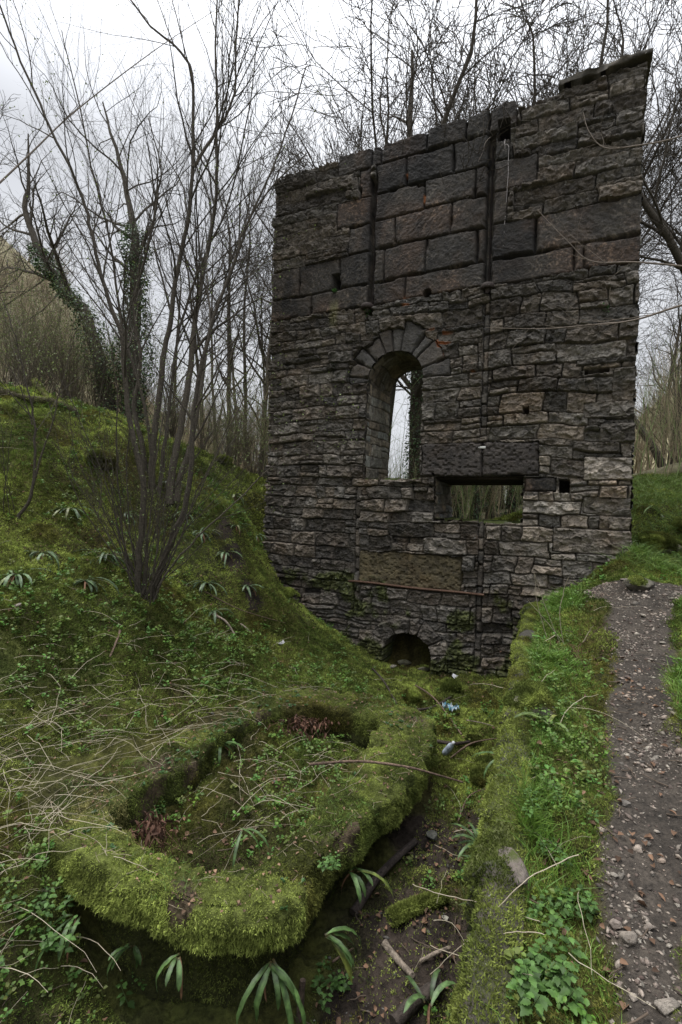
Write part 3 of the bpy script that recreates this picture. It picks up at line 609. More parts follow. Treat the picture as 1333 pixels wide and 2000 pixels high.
def ground_z(x, y): x = np.atleast_1d(np.asarray(x, float)); y = np.atleast_1d(np.asarray(y, float)); return G(x, y) + lumps(x, y, path_w(x, y))
def gz1(x, y): return float(ground_z(x, y)[0])
def spaced(a, b, fine, lo, hi, g=1.12):
    m = np.arange(a, b, fine); L_ = []; st = fine; t = a
    while t > lo: st *= g; t -= st; L_.append(t)
    R_ = []; st = fine; t = m[-1]
    while t < hi: st *= g; t += st; R_.append(t)
    return np.array(L_[::-1] + list(m) + R_)
xs = spaced(-3.4, 3.4, .022, -160, 160, 1.06); ys = spaced(1.0, 8.2, .022, -12, 170, 1.06)
gx, gy = np.meshgrid(xs, ys); shp = gx.shape; gx = gx.ravel(); gy = gy.ravel()
pw = path_w(gx, gy); gz = G(gx, gy) + lumps(gx, gy, pw)
idx = np.arange(gx.size).reshape(shp); Q = np.stack([idx[:-1, :-1], idx[:-1, 1:], idx[1:, 1:], idx[1:, :-1]], -1).reshape(-1, 4)
def soil_mask(x, y):
    """bare dark soil: the trench beside the basin, the scar under the wall's left end, patches elsewhere"""
    m = sstep(.0, .3, fbm(x * 1.8, y * 1.8, s=91)) * .35
    for px, py, z, r in ((820, 1820, -.8, .62), (850, 1640, -.8, .42), (960, 1600, -.8, .3), (760, 1900, -.8, .4)):
        p = at_z(px, py, z); m = np.maximum(m, sstep(r, r * .45, np.hypot(x - p[0], y - p[1]) + .15 * fbm(x * 4, y * 4, s=92)))
    for px, py, d, r in ((455, 1150, 7.5, .32), (490, 1215, 7.3, .25), (435, 1100, 7.8, .25)):
        p = at_d(px, py, d); m = np.maximum(m, sstep(r, r * .5, np.hypot(x - p[0], y - p[1]) + .15 * fbm(x * 4, y * 4, s=93)))
    w = sstep(-.45, -.05, x - XB(y) + .12 * fbm(x * 3, y * 3, s=89)) * sstep(.06, .0, x - XB(y)) * (y < 7.2); return np.maximum(m, w * .8)
def ground_col(x, y):
    rr = np.hypot(x, y); n = fbm(x * 1.3, y * 1.3, s=94); n2 = vn(x * 9, y * 9, s=95)
    moss = np.array([.055, .055, .014])[None] * (1 + .45 * n[:, None]) * (1 + .35 * n2[:, None]); moss[:, 0] *= 1 + .3 * fbm(x * .8, y * .8, s=96)  # moss ground painted dark so gaps between tufts look shaded
    soil = np.array([.030, .023, .018])[None] * (1 + .5 * n2[:, None]); sm = soil_mask(x, y)[:, None]
    c = moss * (1 - sm) + soil * sm
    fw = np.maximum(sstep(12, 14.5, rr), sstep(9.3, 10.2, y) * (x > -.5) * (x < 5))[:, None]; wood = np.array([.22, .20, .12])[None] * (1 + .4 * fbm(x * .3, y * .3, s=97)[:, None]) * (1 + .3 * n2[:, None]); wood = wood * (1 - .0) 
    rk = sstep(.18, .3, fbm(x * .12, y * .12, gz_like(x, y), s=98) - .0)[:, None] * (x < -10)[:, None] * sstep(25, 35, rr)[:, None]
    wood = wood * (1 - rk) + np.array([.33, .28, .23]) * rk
    return c * (1 - fw) + wood * fw
def gz_like(x, y): return np.hypot(x, y) * .1
gc = ground_col(gx, gy); pc = np.array([.042, .035, .028])[None] * (1 + .35 * fbm(gx * 3, gy * 3, s=99)[:, None]) * (1 + .3 * vn(gx * 20, gy * 20, s=100)[:, None])
gcol = gc * (1 - pw[:, None]) + pc * pw[:, None]
M_GRD = soft_mat('earth and moss', 28, (.45, 1.6), .95, 0, .02, .2)
M_PATH = soft_mat('trodden stony earth', 55, (.5, 1.7), .9, 0, .012, .3)
GV = np.stack([gx, gy, gz], -1); pf = pw[Q].mean(1) > .5
def sub(V, Q, K):
    u_ = np.unique(Q); m = np.full(len(V), -1); m[u_] = np.arange(len(u_)); return V[u_], m[Q], K[u_]
a_, b_, c_ = sub(GV, Q[~pf], gcol); tag(obj('ground', mesh('ground', a_, b_, M_GRD, c_, True)), kind='structure')
a_, b_, c_ = sub(GV, Q[pf], gcol); tag(obj('path', mesh('path', a_, b_, M_PATH, c_, True)), kind='structure')

# ------------------------------------------------------------------ mossy basin
OI = [((446, 1785), (445, 1696)), ((552, 1775), (505, 1688)), ((606, 1735), (555, 1645)), ((648, 1668), (600, 1598)), ((740, 1585), (650, 1545)), ((800, 1530), (690, 1490)), ((845, 1465), (722, 1452)), ((842, 1412), (745, 1415)), ((800, 1380), (725, 1398)),
      ((720, 1358), (660, 1388)), ((620, 1342), (590, 1384)), ((525, 1345), (525, 1388)), ((455, 1380), (470, 1418)), ((405, 1408), (432, 1440)), ((315, 1440), (375, 1492)), ((220, 1478), (300, 1528)), ((112, 1508), (238, 1568)), ((58, 1548), (222, 1600)),
      ((62, 1606), (258, 1632)), ((135, 1668), (306, 1658)), ((222, 1716), (348, 1680)), ((292, 1746), (385, 1690)), ((366, 1772), (412, 1695))]
RZ = -.35
def per_interp(P, n):
    P = np.array(P); m = len(P); out = []
    for t in np.arange(n) * m / n:
        i = int(t); f = t - i; a, b, c, d = P[(i - 1) % m], P[i % m], P[(i + 1) % m], P[(i + 2) % m]
        out.append(.5 * (2 * b + (c - a) * f + (2 * a - 5 * b + 4 * c - d) * f * f + (3 * b - 3 * c + d - a) * f ** 3))
    return np.array(out)
NB = 700
O_ = per_interp([at_z(*o, RZ)[:2] for o, i in OI], NB); I_ = per_interp([at_z(*i, RZ)[:2] for o, i in OI], NB)
dv = O_ - I_; wd_ = np.linalg.norm(dv, axis=1, keepdims=True); dn_ = dv / wd_
prof = []   # (fraction across 0 inner..1 outer, extra metres outward, z)
for z in (-.95, -.8, -.7, -.62, -.55, -.5): prof.append((0, .0, z))
for a in np.linspace(0, pi / 2, 7): prof.append((0, .07 - .07 * sin(a), RZ - .09 + .09 * sin(a) if False else RZ - .1 + .1 * sin(a)))
prof = [(0, 0., z) for z in (-.95, -.85, -.76, -.68, -.6, -.53, -.47)] + [(0, .05 * (1 - cos(a)), RZ - .05 + .05 * sin(a)) for a in np.linspace(0, pi / 2, 6)]
prof += [(f, 0, RZ) for f in np.linspace(.25, .8, 14)]
prof += [(1, -.07 * (1 - sin(a)), RZ - .07 + .07 * cos(a)) for a in np.linspace(0, pi / 2, 8)] + [(1, .005, RZ - .15), (1, -.0, RZ - .19), (1, -.06, RZ - .21), (1, -.13, RZ - .22), (1, -.19, RZ - .26)] + [(1, -.22, z) for z in np.linspace(RZ - .4, -1.35, 12)]
pa = np.array(prof); kk = len(pa)
XY = I_[:, None] + dv[:, None] * pa[None, :, 0:1] + dn_[:, None] * pa[None, :, 1:2]
BV = np.concatenate([XY, np.broadcast_to(pa[None, :, 2:3], (NB, kk, 1))], -1)
sag = .03 * fbm(XY[..., 0] * 1.2, XY[..., 1] * 1.2, s=110) ; BV[..., 2] += sag
x_, y_, z_ = BV[..., 0], BV[..., 1], BV[..., 2]
d_ = .045 * fbm(x_ * 2.5, y_ * 2.5, z_ * 2.5, s=111, o=3) + .05 * np.abs(vn(x_ * 6, y_ * 6, z_ * 6, s=112)) + .03 * np.abs(vn(x_ * 14, y_ * 14, z_ * 14, s=109)) + .012 * vn(x_ * 30, y_ * 30, z_ * 30, s=113) - .03
up = np.where((pa[:, 2] > RZ - .13), 1, .15)[None]; out_ = np.where(pa[:, 0] > .9, 1., np.where(pa[:, 0] < .1, -1., 0.))[None]
BV[..., 2] += d_ * up; BV[..., 0] += d_ * dn_[:, 0:1] * out_; BV[..., 1] += d_ * dn_[:, 1:2] * out_
i, j = np.meshgrid(np.arange(NB), np.arange(kk - 1), indexing='ij'); i2 = (i + 1) % NB
BQ = np.stack([i * kk + j, i2 * kk + j, i2 * kk + j + 1, i * kk + j + 1], -1).reshape(-1, 4)
bv = BV.reshape(-1, 3); n = fbm(bv[:, 0] * 1.5, bv[:, 1] * 1.5, s=114); n2 = vn(bv[:, 0] * 14, bv[:, 1] * 14, bv[:, 2] * 14, s=115)
def moss_col(p, s=0):
    n = fbm(p[:, 0] * 1.6, p[:, 1] * 1.6, p[:, 2] * 1.6, s=116 + s); n2 = vn(p[:, 0] * 10, p[:, 1] * 10, p[:, 2] * 10, s=118 + s)
    c = np.array([.215, .255, .062])[None] * (1 + .55 * n[:, None]) * (1 + .4 * n2[:, None]); br = sstep(.15, .5, vn(p[:, 0] * 2.6, p[:, 1] * 2.6, s=120 + s))[:, None]
    c = c * (1 - br * .7) + np.array([.085, .066, .018]) * br * .7; dg = sstep(.1, .5, vn(p[:, 0] * 4.1, p[:, 1] * 4.1, s=122 + s))[:, None]; return c * (1 - dg * .6) + np.array([.04, .06, .014]) * dg * .6
bt_ = sstep(.25, .45, fbm(bv[:, 0] * 2.4, bv[:, 1] * 2.4, bv[:, 2] * 2.4, s=138))[:, None]; bcol = moss_col(bv) * .35 * (1 - bt_) + np.array([.06, .045, .028]) * bt_; dk = sstep(RZ - .12, RZ - .28, bv[:, 2])[:, None]; bcol = bcol * (1 - dk * .75) + np.array([.028, .028, .012]) * dk * .75  # moss base and underside of the lip darkened: shade put into the colour
bo = bv.mean(0); basin = thing('stone_basin', tuple(float(v) for v in (bo[0], bo[1], -.9)), 'moss covered hollow stone ring, longer than wide, lying in front of the tall wall', 'stone ruin')
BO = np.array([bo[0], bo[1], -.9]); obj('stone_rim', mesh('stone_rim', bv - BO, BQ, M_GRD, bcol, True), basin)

# ------------------------------------------------------------------ retaining wall under the path
ns = 420; ts = np.linspace(1.0, 6.95, ns); vs = np.concatenate([np.linspace(0, .86, 60), np.linspace(.88, 1.0, 16)])
rx_ = XB(ts); top = G(rx_ + .12, ts); bot = G(rx_ - .25, ts) - .3
T, Vv = np.meshgrid(ts, vs, indexing='ij'); tz = top[:, None]; bz = bot[:, None]
side = np.clip(Vv / .86, 0, 1); ov = np.clip((Vv - .86) / .14, 0, 1)
zz = bz + (tz - bz) * side; s_ = T * 1.09; hh_ = zz
ID, D, LU, LZ = coursed(s_.ravel(), hh_.ravel(), 61, .16, .3, .25, .7, z0=-2, z1=2, warp=.05)
hr = (rubble_height(s_.ravel(), hh_.ravel(), ID, D, LU, LZ, 62) * 1.3).reshape(T.shape)
hr += .03 * fbm(T * 1.2, zz * 1.2, s=121) + .03 * fbm(T * 5, zz * 5, s=124); round_ = sstep(.9, 1, side) * .02
X_ = rx_[:, None] - .05 - hr * (1 - ov) + round_ + ov * .13; Z_ = zz + np.where(ov > 0, hr * .35, 0) * (1 - ov) + .02 * np.sin(ov * pi) + .02 * vn(T * 8, X_ * 8, s=122) * (1 - ov)
X_ += (1 - side) * .03
RV = np.stack([X_, T, Z_], -1).reshape(-1, 3); kx = len(vs); i, j = np.meshgrid(np.arange(ns - 1), np.arange(kx - 1), indexing='ij')
RQ = np.stack([i * kx + j, i * kx + j + 1, (i + 1) * kx + j + 1, (i + 1) * kx + j], -1).reshape(-1, 4)
rc_ = stone_col(ID, (.085, .078, .062), .3, .08); mm = sstep(-.5, -.1, fbm(T.ravel() * 2.5, zz.ravel() * 2.5, s=123))[:, None]; lowr = sstep(.06, .35, np.repeat(top, len(vs)) - zz.ravel())[:, None]; mm = mm * (1 - .6 * lowr); rc_ = rc_ * (.6 - .3 * lowr) * (1 - mm) + moss_col(RV) * .3 * mm  # less moss lower down, and the face darkened there as painted shade
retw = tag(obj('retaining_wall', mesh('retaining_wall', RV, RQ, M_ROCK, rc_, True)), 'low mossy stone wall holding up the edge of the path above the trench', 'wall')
retw.name = 'retaining_wall'

# ------------------------------------------------------------------ scatter helpers
def ground_hit(px, py, dmax=60):
    r = ray(px, py); d = np.concatenate([np.arange(1.2, 12, .03), np.arange(12, dmax, .25)]); P = np.array([0, 0, EYE]) + r * d[:, None]
    b = P[:, 2] < ground_z(P[:, 0], P[:, 1]); k = int(np.argmax(b)) if b.any() else len(d) - 1
    p = P[k].copy(); p[2] = gz1(p[0], p[1]); return p
def gnormal(x, y):
    e = .06; z = G(x, y); a = G(x + e, y) - z; b = G(x, y + e) - z; n = np.stack([-a / e, -b / e, np.ones_like(z)], -1); return n / np.linalg.norm(n, axis=1, keepdims=True)
BPOLY = np.array([O_[k] for k in range(0, NB, 10)]); IPOLY = np.array([I_[k] for k in range(0, NB, 10)])
def on_ground(n, x0, x1, y0, y1, dens, rg, rim_ok=False):
    x = rg.uniform(x0, x1, n); y = rg.uniform(y0, y1, n); keep = rg.random(n) < dens(x, y); x, y = x[keep], y[keep]
    vis = np.abs(x) < .78 * y + .9; x, y = x[vis], y[vis]
    s = -((x - CORNER[0]) * WN[0] + (y - CORNER[1]) * WN[1]); u = (x - ORI[0]) * WU[0] + (y - ORI[1]) * WU[1]
    ok = ~((s > -.12) & (s < TH) & (u > -.05) & (u < 5.9))
    if not rim_ok:
        rim = in_poly(x, y, BPOLY) & ~in_poly(x, y, IPOLY); ok &= ~rim
    ok &= np.abs(x - XB(y)) > .0
    x, y = x[ok], y[ok]; return np.stack([x, y, ground_z(x, y)], -1)
def on_mesh(V, Q, n, rg):
    A_, B_, C_, D_ = (V[Q[:, k]] for k in range(4)); ar = np.linalg.norm(np.cross(C_ - A_, D_ - B_), axis=1) / 2
    k = rg.choice(len(Q), n, p=ar / ar.sum()); a, b = rg.random(n)[:, None], rg.random(n)[:, None]
    P = (A_[k] * (1 - a) + B_[k] * a) * (1 - b) + (D_[k] * (1 - a) + C_[k] * a) * b
    nn = np.cross(C_[k] - A_[k], D_[k] - B_[k]); nn /= np.linalg.norm(nn, axis=1, keepdims=True) + 1e-12; return P, nn
def tufts(acc, P, Nn, ln, wd, col, k, spread, rg, droop=0):
    n = len(P)
    if not n: return
    ln = np.broadcast_to(ln, n); wd = np.broadcast_to(wd, n)
    d = Nn[:, None] + rg.normal(0, spread, (n, k, 3)); d /= np.linalg.norm(d, axis=-1, keepdims=True); d[..., 2] -= droop; s = np.cross(d, rg.normal(0, 1, (n, k, 3))); s /= np.linalg.norm(s, axis=-1, keepdims=True) + 1e-9
    b = P[:, None] + rg.normal(0, 1, (n, k, 3)) * ln[:, None, None] * .35; L_ = ln[:, None, None] * rg.uniform(.6, 1.3, (n, k, 1)); w = wd[:, None, None]
    V = np.stack([b - s * w, b + s * w, b + d * L_], 2).reshape(-1, 3); F = np.arange(n * k * 3).reshape(-1, 3)
    c = np.repeat(col, k, 0) * rg.uniform(.7, 1.3, (n * k, 1)); acc.add(V, F, np.repeat(c, 3, 0))
def leaves(acc, P, D, ln, wd, col, rg, fold=.25):
    """folded four-point leaves starting at P, running along D"""
    n = len(P)
    if not n: return
    D = D / (np.linalg.norm(D, axis=1, keepdims=True) + 1e-9); S = np.cross(D, np.array([0, 0, 1.]) + rg.normal(0, .35, (n, 3))); S /= np.linalg.norm(S, axis=1, keepdims=True) + 1e-9; U = np.cross(S, D)
    ln = np.broadcast_to(ln, n)[:, None]; wd = np.broadcast_to(wd, n)[:, None]
    q = [P, P + D * ln * .35 + S * wd + U * wd * fold, P + D * ln * .75 + S * wd * .75 + U * wd * fold * .5, P + D * ln - U * ln * .12, P + D * ln * .75 - S * wd * .75 + U * wd * fold * .5, P + D * ln * .35 - S * wd + U * wd * fold]
    V = np.stack(q, 1).reshape(-1, 3); b = np.arange(n)[:, None] * 6
    F = np.concatenate([b + np.array([[0, 1, 2, 3]]), b + np.array([[0, 3, 4, 5]])]); acc.add(V, F, np.repeat(col, 6, 0))
def blades(acc, P, D, ln, wd, col, rg, bend=.5):
    n = len(P)
    if not n: return
    D = D / (np.linalg.norm(D, axis=1, keepdims=True) + 1e-9); S = np.cross(D, rg.normal(0, 1, (n, 3))); S /= np.linalg.norm(S, axis=1, keepdims=True) + 1e-9
    H = rg.normal(0, 1, (n, 3)); H[:, 2] = -.5; H *= bend; ln = np.broadcast_to(ln, n)[:, None]; wd = np.broadcast_to(wd, n)[:, None]
    pt = lambda t: P + D * ln * t + H * ln * t * t * .5
    V = np.stack([pt(0) - S * wd, pt(0) + S * wd, pt(.5) + S * wd * .8, pt(.5) - S * wd * .8, pt(1)], 1).reshape(-1, 3); b = np.arange(n)[:, None] * 5
    acc.add(V, b + np.array([[0, 1, 2, 3]]), np.repeat(col, 5, 0)); acc.F[3].append(b + np.array([[3, 2, 4]]) + (acc.n - n * 5))
def stuff(name, acc, mt, smooth=False): return tag(obj(name, acc.mesh(name, mt, smooth)), kind='stuff')

# ---- moss
rg = np.random.default_rng(5)
mossy = lambda x, y: (1 - soil_mask(x, y)) * (1 - path_w(x, y))
A = Acc()
for (x0, x1, y0, y1, n, sz) in ((-3.9, 2.8, .9, 4.2, 330000, .9), (-5.5, 6.8, 4.2, 8.6, 380000, 1.7), (-9, 7, 8.6, 13, 120000, 3.2)):
    P = on_ground(n, x0, x1, y0, y1, lambda x, y: np.clip(.12 * (path_w(x, y) < .3) + .9 * mossy(x, y) * (.5 + .9 * sstep(-.4, .4, fbm(x * 2.5, y * 2.5, s=130))), 0, 1), rg)
    nn = gnormal(P[:, 0], P[:, 1]); c = moss_col(P, 3) * rg.uniform(.85, 1.75, (len(P), 1))
    c *= (1 - .4 * sstep(-.0, .5, fbm(P[:, 0] * 1.1, P[:, 1] * 1.1, s=131)))[:, None] * np.where(rg.random(len(P)) < .25, .8, 1)[:, None]
    gr = sstep(0, .5, fbm(P[:, 0] * .7, P[:, 1] * .7, s=132))[:, None]; c = c * (1 - .5 * gr) + np.array([.05, .095, .02]) * .5 * gr
    tufts(A, P + nn * .004, nn, .015 * sz, .0028 * sz, c, 3, .6, rg)
stuff('moss', A, M_MOSS)
A = Acc(); P, nn = on_mesh(bv, BQ, 260000, rg)
cen = P[:, :2]; ce = BO[:2]; rad = P[:, :2] - ce
nn = np.where((nn[:, 2] < -.2)[:, None], -nn, nn)
flip = (np.abs(nn[:, 2]) < .5) & ((nn[:, :2] * rad).sum(1) < 0) & ~in_poly(P[:, 0], P[:, 1], IPOLY); nn[flip] *= -1
keep = (P[:, 2] > RZ - .2) | (rg.random(len(P)) < .35); P, nn = P[keep], nn[keep]
P2 = P - BO; c = moss_col(P); pale = sstep(.25, .45, vn(P[:, 0] * 3.3, P[:, 1] * 3.3, s=134))[:, None] * sstep(-.9, -1.3, P[:, 0])[:, None]; c = c * (1 - .6 * pale) + np.array([.26, .22, .10]) * .6 * pale
lowc = sstep(RZ - .2, RZ - .34, P[:, 2])[:, None]; c = c * (1 - .6 * lowc) + np.array([.03, .035, .012]) * .6 * lowc  # tufts below the lip take on its shadow as a darker colour
lip = ((P[:, 2] < RZ - .05) & (P[:, 2] > RZ - .2)).astype(float)
lm = np.clip(1 + 1.1 * fbm(P[:, 0] * 5, P[:, 1] * 5, P[:, 2] * 5, s=137), .3, 2); bare = sstep(.34, .5, fbm(P[:, 0] * 2.4, P[:, 1] * 2.4, P[:, 2] * 2.4, s=138)) > rg.random(len(P)) * 1.1; kq = ~bare; P, P2, nn, c, lip, lm = P[kq], P2[kq], nn[kq], c[kq], lip[kq], lm[kq]
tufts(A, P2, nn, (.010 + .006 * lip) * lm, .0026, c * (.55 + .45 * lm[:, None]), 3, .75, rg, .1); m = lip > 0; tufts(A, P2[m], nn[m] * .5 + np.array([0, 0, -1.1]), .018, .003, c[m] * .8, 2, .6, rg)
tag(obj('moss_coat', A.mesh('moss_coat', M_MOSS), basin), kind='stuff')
A = Acc(); P, nn = on_mesh(RV, RQ, 200000, rg); nn[nn[:, 0] > 0.3] *= -1; nn[nn[:, 2] < -.3] *= -1
keep = fbm(P[:, 1] * 2.5, P[:, 2] * 2.5, P[:, 0], s=135) + .25 * (nn[:, 2] > .5) + .12 * sstep(5, 3, P[:, 1]) - .9 * sstep(.08, .4, G(XB(P[:, 1]) + .12, P[:, 1]) - P[:, 2]) > -.22; P, nn = P[keep], nn[keep]; tufts(A, P, nn, .016, .003, moss_col(P, 1) * .95, 3, .55, rg)
tag(obj('moss_coat', A.mesh('moss_coat', M_MOSS), retw), kind='stuff')

# ---- grass, herbs, straws, leaf litter
A = Acc()
def edge_grass(x, y):
    d = x - XB(y); pwv = path_w(x, y); b = sstep(-.02, .06, d) * sstep(.65, .3, d) * (y < 6.6) * sstep(1.2, 2.0, y) * sstep(-.5, .2, fbm(x * 2.2, y * 2.2, s=140) + .15)
    r_ = (x > .6 * y) * .35; return np.clip(b + r_, 0, 1) * (pwv < .35)
P = on_ground(420000, 0, 4.2, 1.1, 7.2, lambda x, y: edge_grass(x, y) * (.25 + .75 * sstep(-.15, .25, fbm(x * 3.3, y * 3.3, s=144))), rg); n = len(P); D = rg.normal(0, .45, (n, 3)); D[:, 2] = 1; hgt = .04 + .09 * sstep(-.2, .5, vn(P[:, 0] * 2.2, P[:, 1] * 2.2, s=141))
blades(A, P, D, hgt * rg.uniform(.6, 1.5, n), .0018 + .0003 * P[:, 1], np.array([.12, .24, .04])[None] * rg.uniform(.5, 1.3, (n, 1)) * np.array([1, 1, 1]) + rg.uniform(0, .04, (n, 1)) * np.array([1, .4, 0]), rg, .9)
def tufty(x, y): return (sstep(.25, .4, vn(x * 1.7, y * 1.7, s=142)) * .5 + .04) * mossy(x, y)
P = on_ground(60000, -5, 5.5, 1.2, 9.5, lambda x, y: tufty(x, y), rg); n = len(P); D = rg.normal(0, .6, (n, 3)); D[:, 2] = 1
blades(A, P, D, rg.uniform(.03, .09, n), .0018 + .0002 * P[:, 1], np.array([.09, .16, .03])[None] * rg.uniform(.6, 1.3, (n, 1)), rg, 1.)
P = on_ground(26000, 3.6, 7.5, 5.8, 10, lambda x, y: (path_w(x, y) < .3) * .9, rg); n = len(P); D = rg.normal(0, .6, (n, 3)); D[:, 2] = 1
blades(A, P, D, rg.uniform(.08, .26, n), .004, np.array([.11, .19, .04])[None] * rg.uniform(.6, 1.4, (n, 1)) + rg.uniform(0, .05, (n, 1)) * np.array([1, .6, .3]), rg, 1.1)
stuff('grass', A, M_LEAF)
A = Acc(); B_ = Acc()
def herb_d(x, y):
    left = sstep(.0, .25, fbm(x * 1.1, y * 1.1, s=150)) * .7 + .06; g = left * mossy(x, y)
    for px, py, r in ((330, 1215, .55), (130, 1200, .7), (60, 1240, .6), (180, 1190, .5), (600, 1440, .5), (680, 1430, .4), (300, 1590, .4), (60, 1850, .5), (980, 1400, .25), (30, 1320, .4), (480, 1260, .5)):
        p = HC[(px, py)]; g = np.maximum(g, sstep(r, r * .4, np.hypot(x - p[0], y - p[1]) + .1 * vn(x * 5, y * 5, s=151)))
    d = x - XB(y); g = np.maximum(g, sstep(-.05, .05, d) * sstep(.5, .25, d) * (y < 6.5) * sstep(.0, .3, fbm(x * 3, y * 3, s=152)) * .7); g = np.maximum(g, (x > .62 * y + .25) * .4 * (y < 6)); return g * (path_w(x, y) < .3)
HC = {(px, py): ground_hit(px, py) for px, py in ((330, 1215), (130, 1200), (60, 1240), (180, 1190), (600, 1440), (680, 1430), (300, 1590), (60, 1850), (980, 1400), (30, 1320), (480, 1260))}
for (x0, x1, y0, y1, n, sz) in ((-2.6, 2.8, 1.0, 4.2, 6500, 1.), (-5.5, 4.5, 4.2, 9.2, 9000, 1.25)):
    P = on_ground(n, x0, x1, y0, y1, herb_d, rg); n = len(P); k = 7; hh = rg.uniform(.03, .10, n) * sz; top = P + np.stack([rg.normal(0, .015, n), rg.normal(0, .015, n), hh], -1)
    PP = np.repeat(P, k, 0); TT = np.repeat(top, k, 0); t = rg.uniform(.45, 1, (n * k, 1)); an = rg.uniform(0, 2 * pi, n * k); D = np.stack([np.cos(an), np.sin(an), rg.uniform(-.1, .8, n * k)], -1)
    big = np.repeat(rg.uniform(.6, 1.4, n), k); col = np.repeat(np.stack([rg.uniform(.085, .14, n), rg.uniform(.15, .23, n), rg.uniform(.03, .045, n)], -1), k, 0) * rg.uniform(.75, 1.25, (n * k, 1))
    leaves(A, PP * (1 - t) + TT * t + D * .008, D, .022 * big * sz, .0085 * big * sz, col, rg)
    tubes(B_, [(np.array([a, (a + b) / 2 + [.003, 0, 0], b]), np.array([.0012, .001, .0008]) * sz) for a, b in zip(P, top)], 3, (.06, .10, .03))
P, nn = on_mesh(bv, BQ, 1800, rg); m = (np.abs(nn[:, 2]) > .6) & (sstep(.05, .3, vn(P[:, 0] * 2, P[:, 1] * 2, s=153)) > rg.random(len(P))); P = P[m]; n = len(P); k = 6; an = rg.uniform(0, 2 * pi, n * k); D = np.stack([np.cos(an), np.sin(an), rg.uniform(.1, .9, n * k)], -1)
leaves(A, np.repeat(P, k, 0) + [0, 0, .01], D, .024, .009, np.repeat(np.array([[.055, .12, .035]]), n * k, 0) * rg.uniform(.6, 1.3, (n * k, 1)), rg)
stuff('leafy_herbs', A, M_LEAF); stuff('herb_stems', B_, M_TWIG)
A = Acc()
def straw(p, an, L, el, sag, rg, k=7):
    d = np.array([cos(an) * cos(el), sin(an) * cos(el), sin(el)]); s = np.array([-sin(an), cos(an), 0]) * rg.normal(0, .16); t = np.linspace(0, 1, k)[:, None]
    P = p + d * L * t + s * L * t * t + np.array([0, 0, -sag]) * L * t * t + np.cumsum(rg.normal(0, .018, (k, 3)), 0) * L; kk_ = rg.integers(2, 6); P[kk_:] += (P[kk_:] - P[kk_]) @ np.diag([rg.normal(0, .3), rg.normal(0, .3), 0]) * (rg.random() < .35)
    zt = np.maximum(ground_z(P[:, 0], P[:, 1]) + .008, RIMZ(P[:, 0], P[:, 1])); df = zt - P[:, 2]
    if df.max() - max(df.min(), 0) > .13: return None
    P[:, 2] += np.maximum(df, 0) * .7 + max(df.max(), 0) * .3; return P
def RIMZ(x, y): rim = in_poly(x, y, BPOLY) & ~in_poly(x, y, IPOLY); return np.where(rim, RZ + .06, -9)
ls = []
for (px, py, n, sx, sy) in ((90, 1420, 75, 150, 120), (60, 1560, 55, 90, 90), (330, 1370, 45, 160, 60), (470, 1560, 34, 120, 60), (560, 1500, 30, 110, 60), (400, 1480, 20, 80, 50), (40, 1800, 30, 60, 120), (150, 1900, 14, 100, 60), (250, 1320, 30, 200, 60),
                        (420, 1290, 20, 90, 40), (1090, 1400, 10, 40, 200), (820, 1560, 14, 100, 150), (150, 1180, 16, 200, 150)):
    for _ in range(int(n * 1.5)):
        p = ground_hit(px + rg.normal(0, sx), min(1990, py + rg.normal(0, sy))); p[2] += .02
        if p[1] > 9: continue
        an = rg.uniform(0, 2 * pi) if rg.random() < .75 else rg.normal(.3, .5) + (pi if rg.random() < .4 else 0); L_ = rg.uniform(.18, .6)
        q = straw(p, an, L_, rg.uniform(.05, .55), rg.uniform(.1, .5), rg)
        if q is not None: ls.append((q, np.linspace(.0017, .0008, 7) * (1 + .05 * p[1]) * rg.uniform(.7, 1.3)))
tubes(A, ls, 3, (.42, .37, .27)); stuff('dead_grass', A, M_STRAW)
# litter: brown leaf fragments and twiglets
A = Acc(); P = on_ground(10000, -4.5, 2.6, 1.1, 7.5, lambda x, y: .35 + .65 * soil_mask(x, y), rg); n = len(P); an = rg.uniform(0, 2 * pi, n); D = np.stack([np.cos(an), np.sin(an), rg.uniform(-.2, .4, n)], -1)
leaves(A, P + [0, 0, .012], D, rg.uniform(.015, .045, n), rg.uniform(.006, .016, n), np.array([.11, .065, .04])[None] * rg.uniform(.4, 1.9, (n, 1)), rg, .8)
stuff('leaf_litter', A, M_STRAW)
A = Acc(); P = on_ground(1500, -3, 4, 1.1, 7, lambda x, y: .3 + .7 * np.maximum(soil_mask(x, y), path_w(x, y)), rg)
tubes(A, [(p + np.array([0, 0, .008]) + np.outer(np.linspace(0, 1, 4), [cos(a) * l, sin(a) * l, rg.uniform(-.0, .012)]) + rg.normal(0, .003, (4, 3)), np.linspace(.003, .0015, 4) * rg.uniform(.6, 1.5)) for p in P for a, l in [(rg.uniform(0, 6.28), rg.uniform(.04, .16))]], 4, (.10, .075, .055))
stuff('twig_litter', A, M_TWIG)
